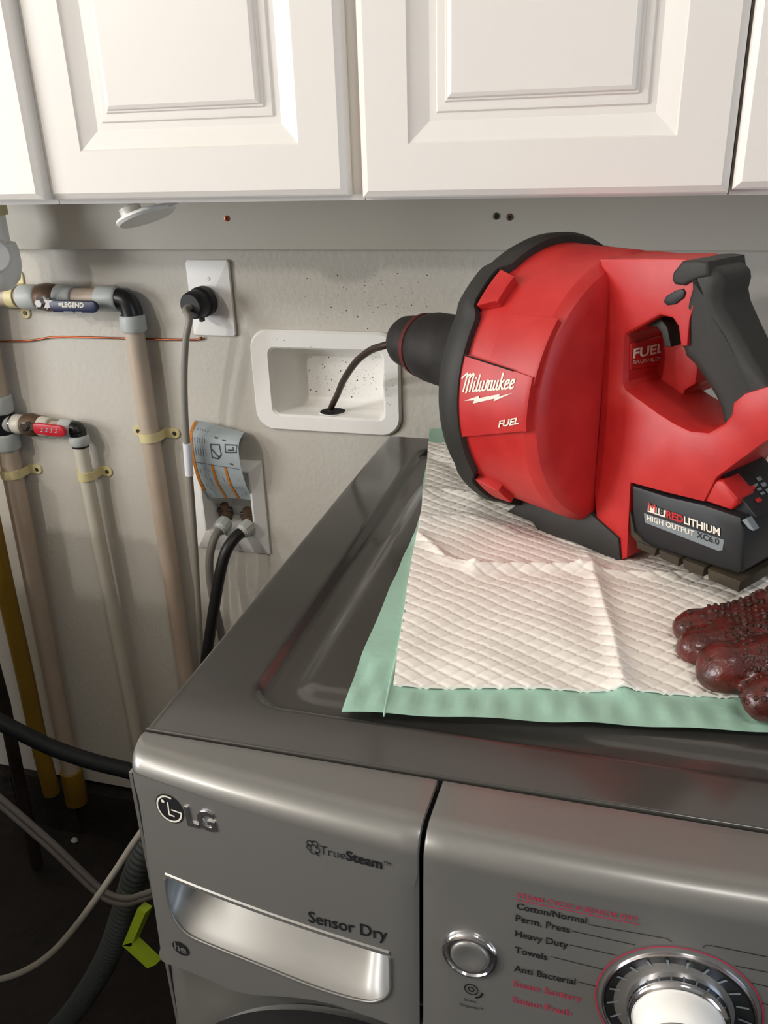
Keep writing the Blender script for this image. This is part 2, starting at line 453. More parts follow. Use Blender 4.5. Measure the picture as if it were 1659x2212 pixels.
# ================================================================ PIPES
def cyl(name, a, b, r, m, parent, lip=0, label=None, seg=28):
    a = Vector(a); b = Vector(b); d = b - a; L = d.length
    P = [(0, r - .0008), (.0008, r)] + ([(.004, r + lip), (L - .004, r + lip)] if lip else []) + [(L - .0008, r), (L, r - .0008)]
    return mk(name, *lathe(P, a, d, seg), m, parent, smooth=40, label=label)
def strap(c, axis, r, e1len, label, group=None):
    """two-eared pipe strap: c on the pipe axis, axis = pipe direction"""
    c = Vector(c); ax = Vector(axis).normalized(); out = Vector((0, -1, 0)); sd = ax.cross(out).normalized()
    t = thing('pipe_strap', label, 'pipe strap', Vector((c.x, 0, c.z)), group)
    w = .0075; th = .0022; R = r + .0004; depth = -c.y
    pts = [sd * -(R + th) + out * -depth] 
    prof_o = []; prof_i = []
    for k in range(17):
        a = math.pi * k / 16
        d = sd * -math.cos(a) + out * math.sin(a)
        prof_o.append(d * (R + th)); prof_i.append(d * R)
    lo = -out * (depth - .0005)
    for P, s in ((prof_o, 1), (prof_i, 1)):
        P.insert(0, P[0] + lo); P.append(P[-1] + lo)
    V = []; F = []
    n = len(prof_o)
    for P in (prof_o, prof_i):
        for s in (-w, w): V += [c + p + ax * s for p in P]
    for k in range(n - 1):
        F += [(k, k + 1, n + k + 1, n + k), (2 * n + k, 3 * n + k, 3 * n + k + 1, 2 * n + k + 1), (k, 2 * n + k, 2 * n + k + 1, k + 1), (n + k, n + k + 1, 3 * n + k + 1, 3 * n + k)]
    mk('band', V, F, M_strap, t, smooth=40)
    for s in (-1, 1):
        p = Vector((c.x, 0, c.z)) + sd * s * (R + th * .3)
        q = p + sd * s * e1len
        P = []
        for k in range(13):
            a = -math.pi / 2 + math.pi * k / 12; P.append((e1len - .0085 + .0085 * math.cos(a), .0085 * math.sin(a)))
        P += [(0, w), (0, -w)]
        V, F = prism(P, lambda x, y, d, p=p, s=s: p + sd * s * x + ax * y + out * d, .003, .0, .0008)
        e = mk('ear', V, F, M_strap, t, smooth=40)
        mk('nail', *lathe([(0, .0036), (.0008, .0036), (.0012, .003)], q - sd * s * .0085 + out * .003, out, 14), M_screw, e)
    return t
PY = .0215
# --- upper gas line with the blue valve
zA = W(150, 643, PY).z; xA = W(297, 760, PY).x
X = lambda px, py=643, off=PY: W(px, py, off).x
def pA(x): return Vector((x, -PY, zA))
t = thing('gas_pipe', 'taupe pipe run with blue lever valve turning down past the outlet', 'pipe', (xA, 0, zA))
cyl('pipe', pA(X(-60)), pA(X(58)), .0150, M_pipe, t)
cyl('collar', pA(X(46)), pA(X(86)), .0185, M_collar, t, .001)
mk('valve_body', *lathe([(0, .017), (.006, .0205), (.02, .022), (.034, .0205), (.04, .017)], pA(X(82)), (1, 0, 0), 28), M_brass, t, smooth=40)
cyl('collar', pA(X(124)), pA(X(162)), .0185, M_collar, t, .001)
cyl('pipe', pA(X(158)), pA(X(222)), .0150, M_pipe, t)
cyl('collar', pA(X(213)), pA(X(257)), .0185, M_collar, t, .0015)
Pel = [pA(xA - .03), pA(xA - .019), pA(xA - .006) + Vector((0, 0, -.004)), Vector((xA, -PY, zA - .019)), Vector((xA, -PY, zA - .032))]
mk('elbow', *tube(spline(Pel, 6), .0165, 24), M_iron, t, smooth=50)
zc0 = W(295, 680, PY).z; zc1 = W(297, 716, PY).z
cyl('collar', (xA, -PY, zc0), (xA, -PY, zc1), .0192, M_collar, t, .001)
xAb = W(397, 1405, PY).x
cyl('pipe', (xA, -PY, zc1 + .004), (xAb, -PY, .02), .0153, M_pipe, t)
# lever
HY = .064
c = W(93, 653, HY - .01); 
mk('valve_stem', *lathe([(-.03, .006), (.0, .006), (.0, .012), (.004, .0125), (.005, .009), (.010, .0088), (.012, .006)], c, (0, -1, 0), 6), M_chrome, t, label='chrome stem nut')
l0 = W(106, 662, HY); l1 = W(209, 664, HY); lh = (W(150, 651, HY).z - W(150, 676, HY).z) / 2
P = []
L = l1.x - l0.x
P = [(0, -lh * .6), (.006, -lh)] + [(L - lh + lh * math.cos(a), lh * math.sin(a)) for a in [math.radians(-90 + 20 * k) for k in range(10)]] + [(.006, lh), (0, lh * .6)]
V, F = prism(P, lambda x, y, d: Vector((l0.x + x, -HY + .008 - d, (l0.z + l1.z) / 2 + y)), .008, 0, .002, 2, False)
h = mk('lever', V, F, M_blue, t, smooth=40, label='dark blue lever')
V, F = box(c.x - .008, l0.x + .01, -HY + .002, -HY + .005, c.z - .007, c.z + .005)
mk('lever_plate', V, F, M_chrome, t)
zm = (l0.z + l1.z) / 2
fl = lambda x, y: Vector((x, -HY - .0003, y))
V, F = text_on('≡LEGEND', (l0.x + .017, zm - .0005), (l0.x + L - .022, zm - .0005), fl, .03, .15, 1.0)
mk('lettering', V, F, M_inkw, h)
V, F = ribbon([(l0.x + .025, zm - .0075), (l0.x + .04, zm - .0075)], .0018, fl); V2, F2 = ribbon([(l0.x + .045, zm - .0075), (l0.x + .055, zm - .0075)], .0018, fl)
g = G(); g.add(V, F); g.add(V2, F2); mk('marking', g.V, g.F, M_stripe, h)
strap(pA(X(30, 640)), (1, 0, 0), .0150, .022, 'cream pipe strap on the horizontal pipe beside the blue lever')
strap((xA + (xAb - xA) * .25, -PY, W(335, 942, PY).z), (0, 0, 1), .0153, .026, 'cream pipe strap on the tall pipe beside the hanging cord')
# --- left stack and lower line with the red valve
PL = .0245
xL0 = W(16, 966, PL).x; xL1 = W(108, 1433, PL).x; zL = W(0, 912, PL).z
t = thing('water_pipe', 'taupe vertical pipe at the left edge with grey tee on it', 'pipe', (xL0, 0, .13))
pl = lambda z: Vector((xL0 + (xL1 - xL0) * (W(16, 966, PL).z - z) / (W(16, 966, PL).z - W(108, 1433, PL).z), -PL, z))
cyl('pipe', pl(1.138), pl(.145), .0178, M_pipe, t)
cyl('collar', pl(zL + .018), pl(zL + .048), .0222, M_collar, t, .001)
cyl('collar', pl(zL - .048), pl(zL - .018), .0222, M_collar, t, .001)
cyl('tee', pl(zL - .024), pl(zL + .024), .0205, M_iron, t, label='black tee')
cyl('end_fitting', pl(.185), pl(.10), .0225, M_yellow, t, label='dull yellow end fitting')
xB = W(178, 985, PL).x
t = thing('branch_pipe', 'thin pale pipe run with red lever valve bending down', 'pipe', (xB, 0, zL))
pB = lambda px, dz=0: Vector((W(px, 915, PL).x, -PL, zL - (W(px, 915, PL).x - xL0) * .03 + dz))
cyl('collar', pB(3), pB(27), .0158, M_collar, t, .001)
cyl('ring', pB(25), pB(31), .0145, M_chrome, t)
cyl('collar', pB(31), pB(52), .0158, M_pipeb, t, .001)
mk('valve_body', *lathe([(0, .015), (.005, .018), (.018, .02), (.03, .018), (.036, .015)], pB(50), (1, 0, 0), 24), M_brass, t, smooth=40)
cyl('collar', pB(84), pB(108), .0158, M_pipeb, t, .001)
cyl('pipe', pB(105), pB(135), .0112, M_pipe, t)
cyl('collar', pB(130), pB(157), .0158, M_collar, t, .001)
zB = pB(172).z
mk('elbow', *tube(spline([pB(150), pB(163), Vector((xB - .002, -PL, zB - .004)), Vector((xB, -PL, zB - .016)), Vector((xB, -PL, zB - .03))], 6), .0142, 22), M_iron, t, smooth=50)
zb0 = W(176, 940, PL).z; zb1 = W(177, 961, PL).z
cyl('collar', (xB, -PL, zb0), (xB, -PL, zb1), .0160, M_collar, t, .001)
cyl('pipe', (xB, -PL, zb1 + .003), (W(290, 1540, PL).x, -PL, .1), .0122, M_pipeb, t)
c = W(56, 920, .050)
mk('valve_stem', *lathe([(-.03, .005), (.0, .005), (.0, .009), (.004, .0095), (.006, .006)], c, (0, -1, 0), 6), M_screw, t)
l0 = W(71, 926, .056); l1 = W(139, 934, .056); L = l1.x - l0.x; lh = .0095
P = [(0, -lh * .7), (.005, -lh)] + [(L - lh + lh * math.cos(a), lh * math.sin(a)) for a in [math.radians(-90 + 20 * k) for k in range(10)]] + [(.005, lh), (0, lh * .7)]
V, F = prism(P, lambda x, y, d: Vector((l0.x + x, -.048 - d, l0.z + (l1.z - l0.z) * x / L + y)), .008, 0, .002, 2, False)
h = mk('lever', V, F, M_hred, t, smooth=40, label='red lever')
mk('lever_plate', *box(c.x - .006, l0.x + .01, -.053, -.050, c.z - .006, c.z + .004), M_screw, t)
g = G()
for k in range(4):
    x = l0.x + .014 + k * .009
    V, F = ribbon([(x, l0.z - .004), (x + .004, l0.z - .004), (x + .003, l0.z + .001), (x + .006, l0.z + .002)], .0014, lambda a, b: Vector((a, -.0563, b))); g.add(V, F)
mk('marking', g.V, g.F, M_paper, h)
strap((xB + (W(290, 1540, PL).x - xB) * .1, -PL, W(195, 1027, PL).z), (0, 0, 1), .0122, .022, 'cream pipe strap on the thin pale pipe below the red lever')
strap((pl(W(20, 1020, PL).z)), (0, 0, 1), .0178, .024, 'cream pipe strap cut by the left edge on the leftmost taupe pipe')
# --- yellow and rusty pipes low at the left
P = [W(x, y, .062) for x, y in ((-95, 640), (-60, 860), (-40, 1020), (-12, 1160), (18, 1300), (50, 1440), (84, 1600), (112, 1712))]
tag(mk('gas_line', *tube(spline(P, 5), .0165, 14), M_yellow, base=P[-1], smooth=50), 'yellow gas line running down the wall at the left edge', 'gas line')
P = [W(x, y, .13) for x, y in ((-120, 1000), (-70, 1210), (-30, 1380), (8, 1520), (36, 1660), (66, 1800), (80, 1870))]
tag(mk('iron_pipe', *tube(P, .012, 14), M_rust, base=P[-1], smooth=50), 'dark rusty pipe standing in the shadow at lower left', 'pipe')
# --- copper wire
P = [W(x, y, .0045) for x, y in ((-60, 737), (0, 738), (60, 736), (90, 732), (120, 728), (200, 729), (270, 731), (340, 733), (400, 734), (425, 734), (434, 731))]
t = thing('copper_wire', 'thin bare copper wire stapled across the wall below the outlet', 'wire', P[-1])
mk('wire', *tube(spline(P, 4), .0016, 8), M_copper, t, smooth=60)
mk('wire_end', *lathe([(-.003, .001), (-.002, .0024), (.002, .0024), (.003, .001)], P[-1], (1, 0, .2), 10), M_copper, t, smooth=60)
# ================================================================ OUTLET, PLUG AND CORD
q = [W(402, 560), W(497, 560), W(513, 725), W(422, 725)]
x0 = (q[0].x + q[3].x) / 2; x1 = (q[1].x + q[2].x) / 2; z1 = (q[0].z + q[1].z) / 2; z0 = (q[2].z + q[3].z) / 2
oc = Vector(((x0 + x1) / 2, 0, (z0 + z1) / 2))
t = thing('outlet', 'white wall plate outlet with a round black plug in it', 'outlet', oc)
V, F = prism(rrect(x0, x1, z0, z1, .003, 3), lambda x, y, d: Vector((x, -d, y)), .006, 0, .003, 3, False)
mk('plate', V, F, M_plate, t, smooth=30)
pc = W(447, 648, .007); pc = Vector((pc.x, 0, pc.z))
mk('receptacle', *lathe([(.004, .0225), (.0075, .0225), (.008, .0215)], pc, (0, -1, 0), 32), M_plate, t, smooth=30)
mk('screw', *lathe([(.006, .0028), (.0068, .0028), (.0072, .002)], Vector((W(450, 602, .006).x, 0, W(450, 602, .006).z)), (0, -1, 0), 14), M_plate, t)
t = thing('appliance_cord', 'grey power cord with black plug hanging from the white outlet', 'cord', pc)
pd = Vector((-.18, -1, -.06)).normalized()
mk('plug', *lathe([(.0085, .0205), (.010, .0225), (.021, .0228), (.023, .0205), (.026, .0195), (.028, .0195), (.029, .0210), (.036, .021), (.045, .0195), (.0475, .0175), (.0475, 0)], pc, pd, 36), M_black, t, smooth=35)
mk('clamp', *bbox(pc.x - .003, pc.x + .003, -.034, -.025, pc.z - .028, pc.z - .016, .001), M_black, t)
e = pc + pd * .044
P = [e, e + Vector((-.004, -.012, -.004)), W(409, 690, .066), W(402, 730, .07), W(398, 800, .066), W(399, 880, .06), W(404, 960, .056), W(410, 1030, .053), W(417, 1120, .05), W(424, 1230, .05), W(431, 1360, .05), W(436, 1440, .05), W(441, 1560, .05)]
mk('cord', *tube(spline(P, 5), .0052, 12), M_cord, t, smooth=60)
a, b = W(404, 957, .056), W(409, 1026, .0535)
mk('cord_tag', *lathe([(0, .0068), ((b - a).length, .0068)], a, b - a, 20), M_tagwhite, t, smooth=40, label='white paper tag round the cord')
# ================================================================ WASHER DRAIN BOX
t = thing('drain_box', 'white recessed drain box with rounded frame and dark drain hole', 'drain box', (-.435, 0, .95))
fr = lambda L, y: [Vector((p[0], y, p[1])) for p in L]
O = (-.5535, -.3165, .9525, 1.111)
n = 8
L0 = rrect(*O, .030, n); L1 = rrect(O[0] + .003, O[1] - .003, O[2] + .003, O[3] - .003, .028, n)
I0 = rrect(DB[0] - .003, DB[1] + .003, DB[2] - .003, DB[3] + .003, .013, n); I1 = rrect(*DB, .012, n)
I2 = rrect(DB[0] + .001, DB[1] - .001, DB[2] + .001, DB[3] - .001, .012, n)
mk('frame', *loops([fr(L0, -.0005), fr(L0, -.004), fr(L1, -.008), fr(I0, -.0075), fr(I1, -.0045), fr(I2, .004)], False), M_plast, t, smooth=35)
bk = (DB[0] + .026, DB[1] - .007, DB[2] + .006, DB[3] - .018)
I3 = rrect(DB[0] + .018, DB[1] - .004, DB[2] + .0005, DB[3] - .012, .010, n)
I4 = rrect(*bk, .008, n)
mk('recess', *loops([fr(I2, .0035), fr(I3, .046), fr(I4, .054), fr(rrect(bk[0] + .006, bk[1] - .006, bk[2] + .006, bk[3] - .006, .006, n), .057)]), M_plast, t, smooth=45)
hc = T(719, 889, DB[2] + .0015)
up = Vector((0, .01, 1)).normalized()
mk('drain_hole', *lathe([(-.0004, .0200), (.0003, .0200)], hc, up, 32), M_void, t)
mk('drain_collar', *lathe([(-.0006, .0222), (.0004, .0216), (.0006, .0200), (-.0002, .0199)], hc, up, 32), M_plast, t, smooth=30)
# ================================================================ WATER SUPPLY BOX, VALVES, HOSES, LABEL
t = thing('supply_box', 'white rectangular valve box in the wall holding two hose valves', 'valve box', (-.62, 0, .73))
O = (-.687, -.553, .7285, .8965)
R4 = lambda x0, x1, z0, z1, y: [Vector((x0, y, z0)), Vector((x1, y, z0)), Vector((x1, y, z1)), Vector((x0, y, z1))]
mk('frame', *loops([R4(*O, -.0005), R4(*O, -.005), R4(O[0] + .002, O[1] - .002, O[2] + .002, O[3] - .002, -.0065), R4(SB[0] - .002, SB[1] + .002, SB[2] - .002, SB[3] + .002, -.018), R4(SB[0] + .001, SB[1] - .001, SB[2] + .001, SB[3] - .001, -.018), R4(SB[0] + .002, SB[1] - .002, SB[2] + .002, SB[3] - .002, .004)], False), M_plate, t, smooth=20)
mk('recess', *loops([R4(SB[0] + .002, SB[1] - .002, SB[2] + .002, SB[3] - .002, .003), R4(SB[0] + .006, SB[1] - .006, SB[2] + .008, SB[3] - .006, .078)]), M_plate, t)
def valve(px, py):
    c = W(px, py, -.03)
    v = mk('valve', *lathe([(-.022, .008), (-.018, .010), (.004, .010), (.006, .0075), (.016, .0075), (.018, .0125), (.026, .013), (.028, .008), (.040, .007), (.041, .0)], c - Vector((0, 0, .018)), (0, -.25, 1), 18), M_brass, t, smooth=40)
    mk('valve_handle', *bbox(c.x - .014, c.x + .014, c.y - .012, c.y - .004, c.z + .004, c.z + .013, .002), M_screw, v, smooth=40)
    return c
c1 = valve(492, 1108); c2 = valve(540, 1118)
def nut(p, d, o):
    mk('coupling', *lathe([(-.012, .0125), (-.010, .0135), (.006, .0135), (.008, .012), (.011, .0105)], p, d, 10), M_collar, o, smooth=30)
for nm, m, mid, lab, r, px in (('supply_hose', M_hoseg, [(478, 1140, .026), (462, 1165, .048), (453, 1205, .055), (454, 1250, .055), (462, 1300, .055), (473, 1345, .055), (484, 1400, .055), (495, 1480, .055)], 'grey braided water hose, left of the pair from the valve box', .0068, 0),
                            ('supply_hose', M_hoseb, [(526, 1146, .030), (505, 1165, .05), (487, 1195, .066), (474, 1245, .076), (463, 1310, .08), (452, 1380, .08), (443, 1440, .08), (434, 1520, .08)], 'black rubber water hose, right of the pair from the valve box', .0095, 1)):
    P = spline([W(a, b, o) for a, b, o in mid], 6)
    o = thing(nm, lab, 'hose', P[0])
    mk('hose', *tube(P, r, 14), m, o, smooth=60)
    nut(P[0] + (P[0] - P[2]).normalized() * .004, P[2] - P[0], o)
# curled instruction sheet hanging out of the box
def sheet(s, u):
    """s 0..1 left to right, u 0..1 bottom to top, then over the curl"""
    xl = W(426 if u < .5 else 426, 1060, .02).x
    x = -.6625 + .089 * s + .002 * (1 - u) ** 3 * 2 + .004 * u * (1 - s)
    z = .823 + .150 * min(u, 1) - .012 * (1 - s) * (u - .3) * 0
    y = -.010 - .026 * math.sin(min(u, 1) * 2.2) + .030 * max(0, .25 - u)
    if u > .72:
        a = (u - .72) / .28
        y += .022 * a * a * a; z -= .010 * a * a
    y += -.010 * (s - .3) ** 2
    z += .008 * (1 - (1 - s) ** 2) * (.5 - .9 * u) - .012 * s * u
    return Vector((x, y, z))
def sh(s, u, d=0.):
    e = 1e-3
    a = sheet(s + e, u) - sheet(s - e, u); b = sheet(s, u + e) - sheet(s, u - e)
    return sheet(s, u) + a.cross(b).normalized() * d
t = thing('instruction_sheet', 'curled grey paper sheet with orange stripes sticking out of the valve box', 'paper', sheet(.5, 0))
NS, NU = 14, 28
V = [sh(i / NS, j / NU) for j in range(NU + 1) for i in range(NS + 1)] + [sh(i / NS, j / NU, -.0006) for j in range(NU + 1) for i in range(NS + 1)]
F = []; m_ = (NS + 1) * (NU + 1)
for j in range(NU):
    for i in range(NS):
        a = j * (NS + 1) + i; F += [(a, a + 1, a + NS + 2, a + NS + 1), (m_ + a, m_ + a + NS + 1, m_ + a + NS + 2, m_ + a + 1)]
mk('sheet', V, F, M_paper, t, smooth=60)
def strip(s0, s1, u0, u1, m, nm, g=None, k=14):
    gg = g or G()
    V = []
    for j in range(k + 1):
        u = u0 + (u1 - u0) * j / k; V += [sh(s0, u, .0008), sh(s1, u, .0008)]
    gg.add(V, [(2 * j, 2 * j + 1, 2 * j + 3, 2 * j + 2) for j in range(k)])
    if not g: mk(nm, gg.V, gg.F, m, t)
strip(.0, .055, .12, .98, M_orange, 'orange_stripe'); strip(.36, .41, .0, .50, M_orange, 'orange_stripe'); strip(.63, .68, .0, .50, M_orange, 'orange_stripe')
g = G()
fs = lambda a, b: sh(a, b, .0009)
for P in ([(.42, .60), (.42, .76), (.60, .78), (.62, .66), (.55, .60), (.42, .60)], [(.44, .70), (.56, .62)], [(.72, .70), (.72, .80), (.97, .83), (.95, .73), (.72, .70)], [(.78, .735), (.90, .755), (.88, .79)]):
    g.add(*ribbon(P, .018, fs))
for k in range(5): g.add(*ribbon([(.10 + .05 * k, .60), (.10 + .05 * k, .80), (.13 + .05 * k, .92)], .008, fs))
for k in range(24):
    a = random.choice((.12, .2, .28, .46, .54, .74, .82, .9)) + random.uniform(-.02, .02); b = random.uniform(.05, .42)
    g.add(*ribbon([(a, b), (a, b + random.uniform(.02, .07))], .006, fs))
g.add(*ribbon([(.06, .51), (.97, .51)], .006, fs))
for a, b in ((.5, .86), (.66, .85), (.78, .56)): g.add(*ribbon([(a, b), (a + .05, b)], .02, fs))
mk('print', g.V, g.F, M_tagink, t)
# ---- the dryer and what stands on it
# ================================================================ DRYER
XL, XR, XM = -.315, .371, .028
YB, YC = -.087, -.7618                         # back edge, crease
def Yf(X): return -.826 + .034 * ((X - XM) / .343) ** 2
def corner(X, r=.012):
    d = min(X - XL, XR - X); d = max(d, 0)
    return r - math.sqrt(max(r * r - max(r - d, 0) ** 2, 0))
def Yface(X, z): return Yf(X) + corner(X) - .055 * max(0, .97 - z)
def rise(X): return .0045 * max(0, 1 - ((X - XM) / .343) ** 2)
def face(px, py):
    Y = -.82
    for _ in range(12):
        P = on(px, py, (0, 1, 0), Y); Y = Yf(P.x) - .055 * max(0, .97 - P.z)
    return (P.x, P.z)
def FP(X, z, d=0.): return Vector((X, Yface(X, z) - d, z))
dry = thing('clothes_dryer', 'graphite grey front loading clothes dryer with recessed handle and chrome dial', 'dryer', (XM, -.43, 0))
# body
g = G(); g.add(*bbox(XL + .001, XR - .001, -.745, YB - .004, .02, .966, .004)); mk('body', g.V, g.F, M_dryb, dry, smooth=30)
for fx in (XL + .05, XR - .05):
    for fy in (-.70, -.14): mk('foot', *lathe([(0, .02), (.012, .022), (.024, .012)], (fx, fy, 0), (0, 0, 1), 16), M_black, dry)
# top sheet with pressed recess
def grid1(a, b, st):
    e = [0, .0004, .001, .0018, .0028, .004]
    n = max(2, int((b - a - .008) / st)); mid = [a + .004 + (b - a - .008) * i / n for i in range(n + 1)]
    return np.array([a + q for q in e[:-1]] + mid + [b - q for q in e[:-1][::-1]])
xs = grid1(XL, XR, .0034); ys = grid1(YC, YB, .0034)
Xg, Yg = np.meshgrid(xs, ys)
def sd_rr(X, Y, x0, x1, y0, y1, r):
    qx = np.abs(X - (x0 + x1) / 2) - (x1 - x0) / 2 + r; qy = np.abs(Y - (y0 + y1) / 2) - (y1 - y0) / 2 + r
    return -(np.hypot(np.maximum(qx, 0), np.maximum(qy, 0)) + np.minimum(np.maximum(qx, qy), 0) - r)
def sstep(d, w): t = np.clip(d / w, 0, 1); return t * t * (3 - 2 * t)
RC = (-.258, .314, -.716, -.125)
d1 = sd_rr(Xg, Yg, *RC, .030); d2 = sd_rr(Xg, Yg, RC[0] + .026, RC[1] - .026, RC[2] + .020, RC[3] - .02, .026)
Zg = ZT - .0070 * sstep(d1, .0065) + .0045 * sstep(d2, .016)
db = np.minimum(np.minimum(Xg - XL, XR - Xg), np.minimum(Yg - YC, YB - Yg)); rr = np.where(Yg - YC <= db + 1e-9, .0018, .004)
Zg -= rr - np.sqrt(np.maximum(rr * rr - np.maximum(rr - db, 0) ** 2, 0))
ny, nx = Xg.shape
V = np.stack([Xg.ravel(), Yg.ravel(), Zg.ravel()], 1)
idx = np.arange(nx * ny).reshape(ny, nx)
F = np.stack([idx[:-1, :-1], idx[:-1, 1:], idx[1:, 1:], idx[1:, :-1]], -1).reshape(-1, 4)
bd = np.concatenate([idx[0, :], idx[1:, -1], idx[-1, -2::-1], idx[-2:0:-1, 0]])
lo = V[bd].copy(); lo[:, 2] = ZT - .018; k0 = len(V); V = np.concatenate([V, lo]); nb = len(bd)
F = F.tolist() + [(int(bd[i]), k0 + i, k0 + (i + 1) % nb, int(bd[(i + 1) % nb])) for i in range(nb)]
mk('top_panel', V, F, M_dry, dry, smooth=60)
def top_z(x, y):
    a = float(-.0070 * sstep(np.array(sd_rr(x, y, *RC, .030)), .0065) + .0045 * sstep(np.array(sd_rr(x, y, RC[0] + .026, RC[1] - .026, RC[2] + .020, RC[3] - .02, .026)), .016))
    return ZT + a
# front panels
SEAM = -.0945
ZJ = .957
def strip_grid(xa, xb):
    r = .0165
    n = max(8, int((xb - xa) / .012)); xl = [xa, xa + .0008] + [xa + .002 + (xb - xa - .004) * i / n for i in range(n + 1)] + [xb - .0008, xb]
    if xa <= XL + 1e-6: xl = sorted(set(xl + [xa + q for q in (.0003, .0015, .003, .0045, .006, .008, .010, .012)]))
    rows = []
    for X in xl:
        e = min(X - xa, xb - X); er = .0018 - math.sqrt(max(.0018 ** 2 - max(.0018 - e, 0) ** 2, 0))
        zt = ZT - .0006 + rise(X) - er; yf = Yf(X) + corner(X) + er; zc = .9825 - .0006 - er
        L = [(YC - .0014, zc - .012), (YC - .0015, zc - .0012), (YC - .0021, zc - .0003), (YC - .003, zc)]
        for k in range(1, 6):
            t = k / 6; L.append((YC - .003 + (yf + r - YC + .003) * t, zc + (zt - zc) * t))
        for k in range(0, 11):
            a = math.pi / 2 * k / 10; L.append((yf + r - r * math.sin(a), zt - r + r * math.cos(a)))
        L += [(yf - .055 * max(0, .97 - z), z) for z in (.970, .964, ZJ)]
        rows.append([Vector((X, y, z)) for y, z in L])
    m = len(rows[0]); V = [p for R in rows for p in R]; F = []
    for i in range(len(rows) - 1):
        for k in range(m - 1): a = i * m + k; F.append((a, a + 1, a + m + 1, a + m))
    return V, F, xl
def front(name, xa, xb, bottom, holes):
    """bottom: list of (X, z) from left to right along the lower edge"""
    V, F, xl = strip_grid(xa, xb); g = G().add(V, F)
    outer = [(x, ZJ) for x in xl[::-1]] + list(bottom)
    P, tri = cdt(outer, holes, .016)
    def fp(x, z):
        e = min(x - xa, xb - x); er = .0018 - math.sqrt(max(.0018 ** 2 - max(.0018 - e, 0) ** 2, 0)); v = FP(x, z); v.y += er; return v
    g.add([fp(*p) for p in P], tri)
    k = len(bottom)                              # turned-in lower lip
    g.add([fp(*p) for p in bottom] + [fp(*p) + Vector((0, .02, .001)) for p in bottom], [(i, i + 1, k + i + 1, k + i) for i in range(k - 1)])
    for h in holes:
        n_ = len(h)
    bm = bmesh.new(); 
    for v in g.V: bm.verts.new(v)
    bm.verts.ensure_lookup_table()
    for f in g.F:
        try: bm.faces.new([bm.verts[i] for i in f])
        except ValueError: pass
    bmesh.ops.remove_doubles(bm, verts=bm.verts[:], dist=5e-5); bm.verts.index_update()
    V = [v.co.copy() for v in bm.verts]; F = [tuple(v.index for v in f.verts) for f in bm.faces]; bm.free()
    return mk(name, V, F, M_dryf, dry, smooth=35)
# handle recess outline (X, z)
HT = .8868
hb = spline([Vector((-.2917, HT - .004, 0)), Vector((-.2922, .8665, 0)), Vector((-.2895, .850, 0)), Vector((-.2835, .8405, 0)), Vector((-.274, .8358, 0)), Vector((-.25, .8352, 0)), Vector((-.2178, .8352, 0)), Vector((-.1712, .8338, 0)), Vector((-.140, .8358, 0)), Vector((-.1255, .8405, 0)), Vector((-.1165, .852, 0)), Vector((-.1155, .866, 0)), Vector((-.1155, HT - .004, 0))], 5)
hb = [(p.x, p.y) for p in hb]
ht = [(-.1160, HT - .0008), (-.1172, HT)] + [(-.1172 - (.2907 - .1172 - .0012) * i / 16, HT) for i in range(1, 16)] + [(-.2900, HT), (-.2912, HT - .0008)]
hole = hb + ht
lowL = [face(*q) for q in ((351, 2078), (399, 2095), (454, 2118), (500, 2139), (555, 2150), (597, 2152), (661, 2158), (724, 2171), (787, 2192), (825, 2206))]
lowL = [(XL + .0002, lowL[0][1] - .0005)] + [(p[0], p[1]) for p in lowL] + [(SEAM - .0013, .8195)]
lowL = [(p.x, p.y) for p in spline([Vector((a, b, 0)) for a, b in lowL], 4)]
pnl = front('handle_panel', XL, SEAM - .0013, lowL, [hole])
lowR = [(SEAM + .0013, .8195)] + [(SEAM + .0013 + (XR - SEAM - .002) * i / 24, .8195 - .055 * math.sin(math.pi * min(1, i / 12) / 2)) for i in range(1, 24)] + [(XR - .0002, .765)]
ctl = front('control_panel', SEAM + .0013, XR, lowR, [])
mk('seam_shadow', *box(SEAM - .006, SEAM + .006, -.80, -.74, .80, .972), M_void, dry)
# finger recess
g = G(); NV = 16; cols = []
top_at = HT
def zrange(X):
    zs_ = []
    n_ = len(hb)
    for i in range(n_ - 1):
        a, b = hb[i], hb[i + 1]
        if (a[0] - X) * (b[0] - X) <= 0 and abs(a[0] - b[0]) > 1e-9: zs_.append(a[1] + (b[1] - a[1]) * (X - a[0]) / (b[0] - a[0]))
    return min(zs_) if zs_ else None
Xs = []
n_ = 60
for i in range(n_ + 1):
    t = i / n_; Xs.append(-.29205 + (.29205 - .11555) * (.5 - .5 * math.cos(math.pi * t)))
for X in Xs:
    z0_ = zrange(X); z0_ = z0_ if z0_ is not None else HT - .01
    e0 = min(1, (X + .2922) / .045); e1_ = min(1, (-.1155 - X) / .022)
    ef = (math.sqrt(max(0, 1 - (1 - e0) ** 2))) * (math.sqrt(max(0, 1 - (1 - e1_) ** 2)))
    col = []
    for k in range(NV + 1):
        v = k / NV; z = z0_ + (HT - z0_) * v
        dep = .036 * ef * math.sin(math.pi / 2 * v) ** 1.15
        p = FP(X, z); p.y += dep; col.append(p)
    p = FP(X, HT); p.y += .036 * ef * .5; p.z += .001; col.append(p)
    p = FP(X, HT); p.y += .0016; p.z += .0008; col.append(p)
    cols.append(col)
m = len(cols[0])
mk('handle_recess', [p for c_ in cols for p in c_], [(i * m + k, i * m + k + 1, (i + 1) * m + k + 1, (i + 1) * m + k) for i in range(len(cols) - 1) for k in range(m - 1)], M_dryf, pnl, smooth=50)
